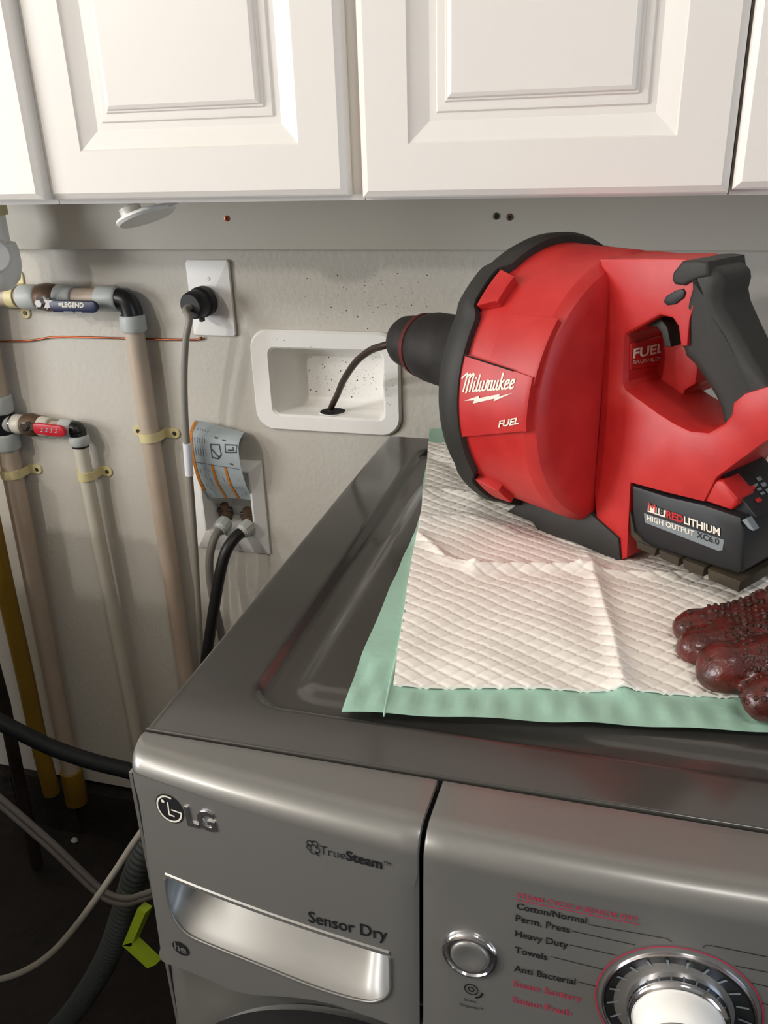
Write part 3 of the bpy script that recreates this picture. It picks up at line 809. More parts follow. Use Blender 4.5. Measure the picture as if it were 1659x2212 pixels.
# lip along the recess (proud rolled edge) and thin top lip
e = [FP(x, z, .0006) for x, z in hb]
mk('recess_edge', *tube(e, .0011, 8), M_dryf, pnl, smooth=60)
mk('recess_lip', *bbox(-.2908, -.1158, Yface(-.2, HT) - .0025, Yface(-.2, HT) + .0035, HT - .0022, HT + .0012, .0008), M_dryf, pnl) if False else None
V = []; F = []
for i in range(25):
    X = -.2912 + (.2912 - .1158) * i / 24
    for dz, d in ((-.0026, -.002), (-.0026, .0008), (.0002, .0010), (.0012, 0)): V.append(FP(X, HT + dz, d))
for i in range(24):
    for k in range(3): a = i * 4 + k; F.append((a, a + 1, a + 5, a + 4))
mk('recess_lip', V, F, M_dryf, pnl, smooth=30)
# lower surround and door ring
P, tri = cdt([(XL + .004, .835), (XL + .004, .05), (XR - .002, .05), (XR - .002, .82)], [], .03)
g = G().add([FP(x, z, -.012 - .008 * max(0, 1 - abs(z - .79) / .05)) for x, z in P], tri)
sur = mk('front_surround', g.V, g.F, M_dryf, dry, smooth=60)
dc = (-.150, .6455); 
def ringpt(r, a, d): x = dc[0] + r * math.cos(a); z = dc[1] + r * math.sin(a); return Vector((x, -.8385 - d - .03 * (.8 - z), z))
def ring(name, prof, m, parent):
    V = []; F = []; N = 96
    for r, d in prof:
        for k in range(N): V.append(ringpt(r, 2 * math.pi * k / N, d))
    for i in range(len(prof) - 1):
        for k in range(N): a, b = i * N + k, i * N + (k + 1) % N; F.append((a, b, b + N, a + N))
    F.append(tuple(range(len(V) - N, len(V))))
    return mk(name, V, F, m, parent, smooth=40)
door = ring('door', [(.1585, -.02), (.1585, -.006), (.150, -.014), (.149, -.02)], M_void, dry)
ring('door_ring', [(.1515, -.03), (.1515, -.008), (.148, -.003), (.142, -.001), (.134, -.004), (.128, -.012), (.120, -.02)], M_dryf, door)
# side skins so that the shell is closed
mk('side_skin', *box(XL + .0005, XL + .003, -.79, -.745, .05, .966), M_dryf, dry)
mk('side_skin', *box(XR - .003, XR - .0005, -.79, -.745, .05, .966), M_dryf, dry)
# ---- marks on the front
d_ = .0005
fn = lambda x, z: FP(x, z, d_)
lc = (-.2790, .9500); LR = .0118
V = []; F = []
def disc(c, r, fn, n=40): return [fn(c[0], c[1])] + [fn(c[0] + r * math.cos(2 * math.pi * k / n), c[1] + r * math.sin(2 * math.pi * k / n)) for k in range(n)], [(0, 1 + k, 1 + (k + 1) % n) for k in range(n)]
def arc(c, r, a0, a1, n=28): return [(c[0] + r * math.cos(math.radians(a0 + (a1 - a0) * k / n)), c[1] + r * math.sin(math.radians(a0 + (a1 - a0) * k / n))) for k in range(n + 1)]
bad = mk('badge', *disc(lc, LR, fn), M_ink, pnl, label='round maker badge')
f2 = lambda x, z: FP(x, z, d_ + .0004)
g = G()
g.add(*ribbon(arc(lc, LR * .86, 75, 360), .0014, f2)); g.add(*ribbon([(lc[0] + LR * .86, lc[1]), (lc[0] + LR * .18, lc[1])], .0012, f2))
g.add(*ribbon([(lc[0] - LR * .05, lc[1] + LR * .45), (lc[0] - LR * .05, lc[1] - LR * .42), (lc[0] + LR * .32, lc[1] - LR * .42)], .0012, f2))
g.add(*disc((lc[0] - LR * .42, lc[1] + LR * .42), LR * .12, f2, 14))
mk('badge_emblem', g.V, g.F, M_inkw, bad)
def raised(VF, h, m, name, parent):
    V, F = VF
    bm = bmesh.new(); vs = [bm.verts.new(v) for v in V]
    for f in F:
        try: bm.faces.new([vs[i] for i in f])
        except ValueError: pass
    bmesh.ops.remove_doubles(bm, verts=bm.verts[:], dist=1e-6)
    r = bmesh.ops.extrude_face_region(bm, geom=bm.faces[:])
    for v in r['geom']:
        if isinstance(v, bmesh.types.BMVert): v.co.y -= h
    bm.verts.index_update()
    V = [v.co.copy() for v in bm.verts]; F = [tuple(v.index for v in f.verts) for f in bm.faces]; bm.free()
    return mk(name, V, F, m, parent)
a, b = face(407, 1779), face(469, 1795)
raised(text_on('LG', a, b, lambda x, z: FP(x, z, .0002), .03, 0, 1.02), .0012, M_chrome, 'badge_letters', pnl)
def ink(s, p0, p1, bold=0., ys=1., m=M_ink, parent=pnl, shear=0.):
    return mk('lettering', *text_on(s, face(*p0), face(*p1), fn, bold, shear, ys, perp=(0, 1)), m, parent)
ink('True', (691, 1843), (747, 1856), -.005, 1.05); ink('Steam', (748, 1856), (826, 1876), .028, 1.05); ink('TM', (828, 1866), (845, 1870), 0)
ink('Sensor Dry', (667, 1990), (837, 2031), .012, 1.12)
# little steam cloud
g = G(); cc = face(676, 1830); k = .0036
for dx, dz, a0, a1 in ((-.5, .75, 20, 260), (.45, .95, -40, 190), (-.55, -.15, 100, 290), (.2, .05, -20, 220), (.75, -.25, -120, 110), (.0, -.75, 150, 330)):
    g.add(*ribbon(arc((cc[0] + dx * k, cc[1] + dz * k), k * .62, a0, a1, 14), .0006, fn))
for q in (0, 1): g.add(*ribbon([(cc[0] + k * (.3 + .35 * q), cc[1] - k * .7), (cc[0] + k * (.9 + .35 * q), cc[1] - k * 1.5)], .0006, fn))
mk('steam_emblem', g.V, g.F, M_ink, pnl)
# oval he mark
hc_ = face(391, 2048); V, F = disc((0, 0), 1, lambda x, y: FP(hc_[0] + x * .0078, hc_[1] + y * .0062, d_), 32); hm = mk('he_mark', V, F, M_ink, pnl)
mk('lettering', *text_on('he', (hc_[0] - .0056, hc_[1] - .0026), (hc_[0] + .0054, hc_[1] - .0026), f2, .02, 0, .85), M_dryf, hm)
# control side
cl = lambda *a, **k: ink(*a, parent=ctl, **k)
cl('STEAM CYCLE & SENSOR DRY', (1117, 1937), (1379, 1990), .004, 1.0, m=M_inkred)
mk('underline', *ribbon([face(1116, 1943), face(1380, 1996)], .0006, fn), M_inkred, ctl)
cl('Cotton/Normal', (1116, 1962), (1267, 1994), .012, 1.05); cl('Perm. Press', (1114, 1988), (1231, 2014), .012, 1.05)
cl('Heavy Duty', (1113, 2021), (1227, 2047), .012, 1.05); cl('Towels', (1112, 2056), (1182, 2073), .012, 1.05); cl('Anti Bacterial', (1110, 2096), (1243, 2126), .012, 1.05)
cl('Steam Sanitary', (1108, 2128), (1254, 2162), .006, 1.0, m=M_inkred); cl('Steam Fresh', (1107, 2163), (1232, 2193), .006, 1.0, m=M_inkred)
g = G()
for P in ([(1272, 1996), (1440, 2026), (1452, 2034)], [(1236, 2010), (1372, 2040)], [(1232, 2040), (1330, 2062)], [(1190, 2065), (1303, 2093)], [(1250, 2120), (1290, 2130)],
          [(1518, 2046), (1524, 2041), (1536, 2041), (1659, 2066)], [(1588, 2085), (1659, 2099)], [(1625, 2122), (1659, 2130)], [(1642, 2165), (1659, 2169)]):
    g.add(*ribbon([face(*q) for q in P], .00045, fn))
mk('guide_lines', g.V, g.F, M_ink, ctl)
# round button
def facefr(c):
    o = FP(*c); n_ = Vector((0, -1, .055)).normalized(); return o, n_
o_, n_ = facefr(face(1016, 2060))
bt = mk('power_button', *lathe([(-.002, .0182), (.0012, .0180), (.0032, .0165), (.0036, .0150), (.0022, .0140), (.0006, .0132), (.0008, .0128)], o_, n_, 48), M_chrome, ctl, smooth=50, label='round chrome button')
mk('button_face', *lathe([(-.001, .0126), (.0020, .0124), (.0036, .0112), (.0040, .0095), (.0030, .0060), (.0025, 0)], o_, n_, 48), M_dryf, bt, smooth=60)
g = G(); s_ = face(1018, 2136); k = .0042
g.add(*ribbon(arc(s_, k, 0, 350), .0007, fn)); g.add(*ribbon(arc(s_, k * .42, 0, 360, 12), .0007, fn)); g.add(*ribbon(arc((s_[0] + k * .4, s_[1] - k * .2), k * 1.25, -75, 0, 8), .0012, fn))
mk('speaker_emblem', g.V, g.F, M_ink, ctl)
cl('Smart', (1003, 2160), (1029, 2166), .0); cl('Diagnosis™', (994, 2170), (1043, 2182), .0)
# dial
o_, n_ = facefr((.0612, .8985))
V, F = ribbon(arc((.0609, .9000), .0466, 0, 360, 72), .0009, fn); mk('dial_circle', V, F, M_inkred, ctl)
dial = mk('dial', *lathe([(-.004, .0438), (.001, .0438), (.0024, .0432), (.0026, .0424), (.0016, .0416), (-.0035, .0412)], o_, n_, 80), M_chrome, ctl, smooth=50, label='chrome cycle dial')
bowl = mk('dial_bowl', *lathe([(-.003, .0415), (.0015, .0414), (.0014, .0408), (-.0006, .0325), (-.0012, .0300), (-.001, .0290), (-.001, 0)], o_, n_, 80), MATS['battery_black'], dial, smooth=50)
g = G(); u_ = Vector((1, 0, 0)); v_ = n_.cross(u_).normalized()
for k in range(22):
    a = 2 * math.pi * k / 22 + .1
    ra = u_ * math.cos(a) + v_ * math.sin(a); rt = u_ * -math.sin(a) + v_ * math.cos(a)
    V = [o_ + ra * r + rt * s * .0007 + n_ * (h_ + .0004) for r, h_ in ((.0400, .0018), (.0330, -.0003)) for s in (-1, 1)]
    g.add(V, [(0, 1, 3, 2)])
mk('dial_ticks', g.V, g.F, M_stripe, dial)
mk('knob_ring', *lathe([(-.001, .0290), (.006, .0288), (.0085, .0278), (.0095, .0262), (.0090, .0250)], o_, n_, 72), M_chrome, dial, smooth=50)
mk('knob', *lathe([(.008, .0252), (.016, .0245), (.023, .0222), (.026, .0195)], o_, n_, 72), M_plast, dial, smooth=50, label='white knob')
mk('knob_cap', *lathe([(.0255, .0200), (.0275, .0196), (.0285, .0182), (.0282, .0165), (.0276, .0155)], o_, n_, 64), M_chrome, dial, smooth=50)
mk('knob_window', *lathe([(.0274, .0158), (.0280, .010), (.0282, 0)], o_, n_, 48), M_bluehose, dial, smooth=50)
# ================================================================ ABSORBENT PAD
def lerp_curve(P, t):
    L = [0]
    for i in range(1, len(P)): L.append(L[-1] + (P[i] - P[i - 1]).length)
    s = t * L[-1]
    for i in range(1, len(P)):
        if s <= L[i] + 1e-12: return P[i - 1].lerp(P[i], (s - L[i - 1]) / (L[i] - L[i - 1]))
    return P[-1]
tealL = spline([T(*q) for q in ((738, 1546), (775, 1440), (815, 1340), (868, 1215), (907, 1122), (913, 1050), (922, 1000), (928, 930))], 5)
whiteL = spline([T(*q) for q in ((850, 1490), (862, 1400), (872, 1330), (888, 1225), (905, 1140), (913, 1085), (920, 1030), (925, 962))], 5)
dirF = (T(1659, 1590) - T(738, 1546)).normalized(); dirW = (T(1600, 1514) - T(850, 1490)).normalized()
LA, LB = T(905, 1170), T(1240, 1238)
CRE = [([(905, 1165), (960, 1215), (1025, 1238)], .004, .006), ([(1025, 1238), (1130, 1236), (1250, 1240)], .0065, .0075), ([(1250, 1240), (1400, 1252), (1560, 1250), (1659, 1268)], .0035, .006),
       ([(1275, 1235), (1296, 1300), (1322, 1390), (1344, 1500)], .0055, .008), ([(900, 1075), (960, 1072), (1030, 1085)], .006, .012), ([(930, 990), (970, 1010), (1010, 1050)], -.003, .012), ([(1255, 1160), (1275, 1235)], .003, .006), ([(920, 1130), (1010, 1125), (1100, 1150)], .003, .012)]
SEGS = []
for P, h, w in CRE:
    Q = [np.array(T(*q))[:2] for q in P]
    for i in range(len(Q) - 1): SEGS.append((Q[i], Q[i + 1], h, w))
def wr(X, Y):
    H = np.zeros_like(X); D = {}
    for a, b, h, w in SEGS:
        ab = b - a; t = np.clip(((X - a[0]) * ab[0] + (Y - a[1]) * ab[1]) / (ab @ ab), 0, 1)
        d = np.hypot(X - a[0] - t * ab[0], Y - a[1] - t * ab[1])
        k = (h, w); v = np.exp(-(d / w) ** 1.4); D[k] = np.maximum(D.get(k, 0), v)
    for (h, w), v in D.items(): H += h * v
    H += .0018 * np.sin(X * 37 + 3 * np.sin(Y * 19)) * np.sin(Y * 41 + 1.3 + 2 * np.sin(X * 23)) + .0018
    return H
def sheet_mesh(LC, dr, w, nu, nv, zoff, quilt, inset=0):
    U = np.linspace(0, 1, nu); Wd = np.linspace(0, w, nv)
    L = np.array([lerp_curve(LC, t)[:] for t in U])
    dirs = np.array(dr)[:2]
    X = L[:, 0:1] + Wd[None, :] * dirs[0]; Y = L[:, 1:2] + Wd[None, :] * dirs[1]
    Z = ZT + .0012 + zoff + wr(X, Y)
    foot = np.exp(-np.maximum(0, np.hypot((X - .03) / .16, (Y + .34) / .10) - .7) * 6)     # pressed flat under the tool
    Z = Z * (1 - foot) + (ZT - .0010 + zoff) * foot
    if quilt:
        p = X * dirs[0] + Y * dirs[1]; q = -X * dirs[1] + Y * dirs[0]
        for s in (-1, 1):
            c = (p * .62 + s * q * .78) / .0125; c = np.abs(c - np.round(c)) * .0125
            Z -= .0014 * np.exp(-(c / .0011) ** 2)
    else:
        Z += .0012 * np.sin(Wd[None, :] * 300) * np.sin(U[:, None] * 60) * (U[:, None] < .12)
    idx = np.arange(nu * nv).reshape(nu, nv)
    V = np.stack([X.ravel(), Y.ravel(), Z.ravel()], 1)
    F = np.stack([idx[:-1, :-1], idx[:-1, 1:], idx[1:, 1:], idx[1:, :-1]], -1).reshape(-1, 4)
    return V, F.tolist()
PW = .50
pad = thing('absorbent_pad', 'white quilted absorbent pad with mint green film border spread on the dryer', 'pad', (.08, -.4, ZT + .001))
V, F = sheet_mesh(tealL, dirF, PW, 150, 110, 0, False)
bk_ = mk('backing_film', V, F, M_teal, pad, smooth=60)
V, F = sheet_mesh(whiteL, dirW, PW - .05, 420, 330, .0031, True)
k0 = len(V); nu, nv = 420, 330
idx = np.arange(nu * nv).reshape(nu, nv); bd = np.concatenate([idx[0, ::-1], idx[1:, 0]])
lo = V[bd].copy(); lo[:, 2] -= .002; V = np.concatenate([V, lo])
F += [(int(bd[i]), int(bd[i + 1]), k0 + i + 1, k0 + i) for i in range(len(bd) - 1)]
mk('quilted_sheet', V, F, M_quilt, pad, smooth=60)
# fold line and tear in the film near the front left corner
P = [T(829, 1548, ZT + .0038), T(838, 1500, ZT + .0042), T(864, 1380, ZT + .0042), T(880, 1285, ZT + .004)]
mk('fold_ridge', *tube(spline(P, 5), [.0004] + [.0011] * 13 + [.0005, .0003], 8), M_teal, pad, smooth=60)
# ================================================================ DRAIN MACHINE
TH = math.radians(54)
TA_ = Vector((-math.sin(TH), math.cos(TH), 0)); TS_ = Vector((-math.cos(TH), -math.sin(TH), 0))
TO = T(1340, 1210, ZT + .004); TU_ = Vector((0, 0, 1))
S0, U0 = -.043, .151
def TW(a, u, s): return TO + TA_ * a + TU_ * u + TS_ * s
def tl(x, y, s):                                  # photo point on the tool's plane s = const -> (a, u)
    d = on(x, y, TS_, TS_.dot(TO) + s) - TO; return (d.dot(TA_), d.z)
def ta(x, y, a):
    d = on(x, y, TA_, TA_.dot(TO) + a) - TO; return (d.dot(TS_), d.z)
tool = thing('drain_machine', 'red and black cordless drum drain cleaning machine standing on the white pad', 'power tool', TO + TS_ * S0)
ctr = TO + TS_ * S0 + TU_ * U0
RD = .1335
mk('drum_housing', *lathe([(.134, .10), (.134, RD + .001), (.128, RD), (.052, RD - .001), (.047, RD - .003), (.0415, .1265), (.0385, .1205), (.0375, .112), (.0375, 0)], ctr, TA_, 128), M_red, tool, smooth=20)
def cylp(a, phi, R): return ctr + TA_ * a + (TS_ * math.cos(phi) + TU_ * math.sin(phi)) * R
def sector(name, corners, R0, R1, m, parent, ch=.002, n=10, **k):
    """raised pad on the drum: corners ((a, phi_low, phi_high) front, rear)"""
    (a0, l0, h0), (a1, l1, h1) = corners; V = []; F = []
    ring_ = []
    for (ins, R) in ((0, R0), (0, R1 - ch), (ch, R1)):
        L = []
        for i in range(n + 1):
            p = math.radians(l0 + (h0 - l0) * i / n); L.append(cylp(a0 - ins * .0, p, R))
        for i in range(n + 1):
            p = math.radians(h1 + (l1 - h1) * i / n); L.append(cylp(a1 + ins * 2.5, p, R))
        ring_.append(L)
    V, F = loops(ring_, False)
    m_ = len(ring_[0]); b = 2 * m_
    for i in range(n): F.append((b + i, b + i + 1, b + m_ - 2 - i, b + m_ - 1 - i))
    return mk(name, V, F, m, parent, smooth=30, **k)
blk = sector('label_block', ((.133, -15, 19.5), (.044, -3.5, 17)), .125, .1385, M_red, tool, .0016)
sector('housing_lug', ((.133, 38, 55), (.112, 41, 53)), .125, .143, M_red, tool, .001)
sector('housing_lug', ((.133, -54, -38), (.106, -52, -41)), .125, .141, M_red, tool, .001)
sector('housing_rib', ((.100, 17, 38), (.043, 14, 40)), .12, .1352, M_red, tool, .0012)
# panel line above the label
P = [cylp(a, math.radians(p), .1387) for a, p in ((.130, 19.0), (.1, 18.3), (.066, 17.6))]
mk('panel_line', *tube(P, .0007, 6), M_void, blk)
# black rim with lug bulges
V = []; F = []; N = 144
prof = [(.129, 0), (.1295, 1), (.136, 1.02), (.150, 1.01), (.158, .985), (.161, .95), (.1615, .90), (.1615, .60)]
def rimr(phi):
    d = math.degrees(phi); d = (d + 180) % 360 - 180; r = .1405
    for c0, w, h in ((46.5, 11, .0045), (-46, 11, .0035), (133, 11, .0045), (-134, 11, .0035)):
        e = abs(d - c0); r += h * (1 / (1 + math.exp((e - w) * 1.2)))
    return r
for a, k in prof:
    for j in range(N):
        p = 2 * math.pi * j / N; rr_ = rimr(p)
        rad = .1325 if k == 0 else rr_ * k
        aa = a
        if a < .14:
            d = (math.degrees(p) + 180) % 360 - 180
            bulge = max(1 / (1 + math.exp((abs(d - 46.5) - 10) * 1.2)), 1 / (1 + math.exp((abs(d + 46) - 10) * 1.2)))
            aa = a + .007 * bulge - .000
        V.append(cylp(aa, p, rad))
for i in range(len(prof) - 1):
    for j in range(N):
        a, b = i * N + j, i * N + (j + 1) % N; F.append((a, b, b + N, a + N))
mk('drum_rim', V, F, M_toolblk, tool, smooth=50)
# front cone and nose
mk('nose', *lathe([(.158, .125), (.170, .117), (.205, .085), (.240, .056), (.262, .0455), (.285, .0430), (.318, .0418), (.330, .0395), (.336, .0372)], ctr, TA_, 64), M_snout, tool, smooth=40)
mk('nose_ring', *lathe([(.334, .036), (.3355, .0392), (.343, .0378), (.345, .034)], ctr, TA_, 64), M_nosering, tool, smooth=40, label='dirty red ring')
mk('nose_tip', *lathe([(.344, .030), (.347, .0335), (.362, .0325), (.374, .0305), (.380, .027), (.382, .021), (.381, .007)], ctr, TA_, 64), M_snout, tool, smooth=40)
# body
HOLE = [(1473, 745), (1468, 703), (1455, 682), (1425, 673), (1344, 711), (1335, 723), (1330, 829), (1339, 853), (1414, 905), (1450, 928), (1488, 944), (1532, 948), (1570, 925), (1585, 900), (1587, 872)]
OUT = [(1610, 853), (1659, 838), (1710, 836), (1722, 880), (1692, 925), (1640, 960), (1545, 1030), (1519, 1081), (1440, 1062), (1360, 1040), (1352, 1203), (1342, 1207), (1338, 1165), (1290, 1117), (1285, 1060), (1300, 880), (1312, 620), (1300, 566), (1400, 565), (1478, 566), (1500, 580), (1512, 602), (1499, 650), (1487, 690), (1482, 745)]
P = [tl(*q, 0) for q in HOLE + OUT]
Bv = [.0008, .0012, .002, .003, .006, .008, .008, .008, .007, .007, .006, .006, .005, .003, .001] + [.001] * len(OUT)
Bv[-1] = .0008
# keep out of the depth for the top shoulder: bevelled more
for i, q in enumerate(OUT):
    if q[1] < 600: Bv[len(HOLE) + i] = .0025
V, F = prism(P, lambda a, u, s: TW(a, u, s), 0, -.086, Bv, 2)
for i, v in enumerate(V):                      # the upper arm behind the drum is slimmer on its far side
    d = v - TO; a, u, s = d.dot(TA_), d.z, d.dot(TS_)
    k = max(0, min(1, (u - .20) / .02)) * max(0, min(1, (.062 - a) / .05))
    V[i] = v + TS_ * (s * (1 - .46 * k) - s)
body = mk('motor_housing', V, F, M_red, tool, smooth=25)
# motor cover bulging on the far side, and inner wall with lettering
P = [tl(*q, -.06) for q in ((1395, 700), (1470, 722), (1490, 750), (1505, 760), (1514, 778), (1518, 792), (1513, 826), (1490, 840), (1484, 856), (1395, 815))]
V, F = prism(P, lambda a, u, s: TW(a, u, s), -.052, -.100, .002, 2, False)
mk('motor_cover', V, F, M_red, tool, smooth=30)
aw = tl(1360, 760, -.008)[0]
q4 = [ta(*q, aw - .001) for q in ((1362, 742), (1436, 722), (1433, 788), (1359, 800))]
V, F = prism(q4, lambda s, u, d: TO + TS_ * s + TU_ * u + TA_ * (aw - d), .0022, -.02, .001, 1, False)
pl_ = mk('inner_plate', V, F, M_red, tool, smooth=30)
fi = lambda s, u: TO + TS_ * s + TU_ * u + TA_ * (aw - .0028)
mk('lettering', *text_on('FUEL', ta(1367, 774, aw - .0028), ta(1433, 760, aw - .0028), fi, .03, 0, .56, perp=(0, 1)), M_inkw, pl_)
mk('lettering', *text_on('BRUSHLESS', ta(1367, 787, aw - .0028), ta(1433, 777, aw - .0028), fi, .0, 0, .5, perp=(0, 1)), M_inkw, pl_)
# trigger
P = [tl(*q, -.03) for q in ((1418, 690), (1432, 676), (1452, 680), (1468, 700), (1476, 742), (1462, 742), (1454, 712), (1445, 700), (1425, 700))]
V, F = prism(P, lambda a, u, s: TW(a, u, s), -.012, -.042, .0015, 2, False)
mk('trigger', V, F, M_toolblk, tool, smooth=30)
# direction switch
P = [tl(*q, .002) for q in ((1432, 652), (1438, 640), (1458, 628), (1474, 624), (1479, 632), (1475, 644), (1458, 657), (1440, 660))]
V, F = prism(P, lambda a, u, s: TW(a, u, s), .002, -.01, .001, 2, False)
mk('switch', V, F, M_black, tool, smooth=40, label='black oval direction switch')
# grip
GS = -.043
GP = [(1508, 575), (1510, 600), (1511, 620), (1498, 655), (1487, 695), (1482, 735), (1500, 757), (1523, 777), (1548, 812), (1570, 848), (1584, 878), (1600, 906), (1680, 884), (1702, 838), (1659, 775), (1622, 703), (1597, 655), (1591, 630), (1597, 606), (1595, 588), (1585, 575), (1572, 569), (1540, 564), (1518, 564)]
P = [tl(*q, (-.012 if 0 < i < 6 else -.026)) for i, q in enumerate(GP)]
gb = [.006] * 2 + [.006] * 4 + [.010] * 5 + [.004] * 3 + [.011] * 9 + [.006]
V, F = prism(P, lambda a, u, s: TW(a, u, s), .0018, -.0520, gb, 5, False)
# narrower towards the lower hand grip
for i, v in enumerate(V):
    d = v - TO; u = d.z; s = d.dot(TS_)
    k = 1 - .22 * max(0, min(1, (.256 - u) / .03))
    V[i] = v + TS_ * ((s + .026) * (k - 1))
g = G().add(V, F)
P = [tl(*q, .001) for q in ((1476, 563), (1508, 562), (1530, 565), (1534, 596), (1512, 601), (1497, 607), (1480, 617), (1459, 614), (1453, 604), (1456, 588))]
V, F = prism(P, lambda a, u, s: TW(a, u, s), .0030, -.0535, .0025, 3, False)
g.add(V, F)
mk('grip', g.V, g.F, M_toolblk, tool, smooth=50)
# foot
P = [tl(*q, .002) for q in ((1098, 1107), (1118, 1087), (1143, 1079), (1150, 1086), (1275, 1108), (1337, 1163), (1341, 1209), (1330, 1210), (1240, 1172), (1165, 1150), (1150, 1128))]
V, F = prism(P, lambda a, u, s: TW(a, u, s), .003, -.089, .002, 2, False)
mk('foot', V, F, M_toolblk, tool, smooth=30)
# battery
bat = P = [tl(*q, .001) for q in ((1364, 1048), (1440, 1072), (1519, 1090), (1600, 1117), (1607, 1150), (1603, 1232), (1597, 1240), (1410, 1183), (1386, 1170), (1366, 1143))]
V, F = prism(P, lambda a, u, s: TW(a, u, s), .0015, -.0875, .003, 2, False)
bat = mk('battery_pack', V, F, M_bat, tool, smooth=30)
P = [tl(*q, -.012) for q in ((1495, 1085), (1521, 1078), (1546, 1029), (1562, 1022), (1578, 1040), (1638, 1116), (1606, 1122))]
V, F = prism(P, lambda a, u, s: TW(a, u, s), -.010, -.076, .0015, 2, False)
mk('battery_head', V, F, M_bat, bat, smooth=30)
P = [tl(*q, -.004) for q in ((1522, 1082), (1540, 1044), (1549, 1036), (1562, 1037), (1595, 1076), (1594, 1090), (1581, 1102))]
V, F = prism(P, lambda a, u, s: TW(a, u, s), -.002, -.030, .003, 3, False)
mk('battery_latch', V, F, M_red, bat, smooth=30, label='red release latch')
# status lights on the sloped back of the battery
pa, pb = Vector((0, 0, 0)), Vector((0, 0, 0))
A1, A2 = tl(1578, 1040, -.012), tl(1638, 1116, -.012)
def slope(t, s, d=.0008):
    a = A1[0] + (A2[0] - A1[0]) * t; u = A1[1] + (A2[1] - A1[1]) * t
    n = Vector((A1[1] - A2[1], A1[0] - A2[0])); n.normalize()
    n = Vector((-abs(n.x), abs(n.y)))
    return TW(a + n.x * d, u + n.y * d, s)
g = G()
for t0, s0_ in ((.30, -.026), (.62, -.022)): g.add([slope(t0, s0_), slope(t0 + .10, s0_), slope(t0 + .10, s0_ - .008), slope(t0, s0_ - .008)], [(0, 1, 2, 3)])
mk('fuel_gauge_marks', g.V, g.F, M_red, bat)
g = G()
for k in range(4): g.add([slope(.18 + .17 * k, -.043), slope(.28 + .17 * k, -.043), slope(.28 + .17 * k, -.050), slope(.18 + .17 * k, -.050)], [(0, 1, 2, 3)])
for k in range(3): g.add(*[[slope(.30 + .12 * k, -.034), slope(.36 + .12 * k, -.034), slope(.36 + .12 * k, -.040), slope(.30 + .12 * k, -.040)], [(0, 1, 2, 3)]])
mk('fuel_gauge_lamps', g.V, g.F, M_stripe, bat)
P = [tl(*q, .0025) for q in ((1602, 1124), (1612, 1120), (1629, 1146), (1617, 1142))]
V, F = prism(P, lambda a, u, s: TW(a, u, s), .0028, -.006, .0005, 1, False); mk('battery_clip', V, F, M_stripe, bat)
# bumper segments under the battery
ub = tl(1410, 1183, .001)[1]; ab = tl(1386, 1170, .001)[0]; ae = tl(1600, 1240, .001)[0]
for k in range(4):
    a0 = ab + .004 + (ae - ab) * (k / 4) - .0; a1 = ab + .004 + (ae - ab) * ((k + .9) / 4)
    if k == 3: a1 = ae - .003
    P = [(a0, ub + .002), (a1, ub + .002), (a1 + .001, ub - .006 - .001 * k), (a0 - .002, ub - .005 - .001 * k)]
    V, F = prism(P, lambda a, u, s: TW(a, u, s), .0045, -.0905, .0012, 2, False)
    mk('bumper', V, F, M_bump, bat, smooth=30)
P = [tl(*q, .002) for q in ((1362, 1105), (1374, 1150), (1392, 1168), (1408, 1178), (1408, 1190), (1384, 1178), (1364, 1155))]
V, F = prism(P, lambda a, u, s: TW(a, u, s), .0035, -.0895, .0008, 1, False)
mk('bumper', V, F, M_bump, bat, smooth=30)
# battery print
fb = lambda d: (lambda a, u: TW(a, u, .0016 + d))
bl = lambda x, y: tl(x, y, .0018)
def quadp(pts, d, m, nm, parent=bat): return mk(nm, [fb(d)(*bl(*q)) for q in pts], [tuple(range(len(pts)))], m, parent)
quadp(((1401, 1090), (1439, 1103), (1437, 1118), (1399, 1105)), .0004, M_inkw, 'battery_badge')
quadp(((1391, 1108), (1564, 1166), (1561, 1188), (1552, 1190), (1394, 1129)), .0004, M_stripe, 'battery_stripe')
def bt_(s, p0, p1, m, bold=.02, ys=1.): return mk('lettering', *text_on(s, bl(*p0), bl(*p1), fb(.0008), bold, 0, ys), m, bat)
def tdir(s, p0, p1, m, bold, ys):
    up_ = Vector(bl(p0[0], p0[1] - 20)) - Vector(bl(*p0))
    return mk('lettering', *text_on(s, bl(*p0), bl(*p1), fb(.0008), bold, 0, ys, perp=(up_.x, up_.y)), m, bat)
tdir('M', (1402, 1103), (1417, 1108), M_red, .0, 1.0); tdir('18', (1419, 1108), (1434, 1113), M_ink, .04, 1.0)
tdir('RED', (1440, 1117), (1477, 1130), M_red, .04, 1.0); tdir('LITHIUM', (1478, 1130), (1556, 1157), M_inkw, .03, 1.02)
tdir('HIGH OUTPUT', (1399, 1123), (1500, 1158), M_inkw, .02, .98); tdir('XC6.0', (1505, 1160), (1554, 1177), M_ink, .02, .95)
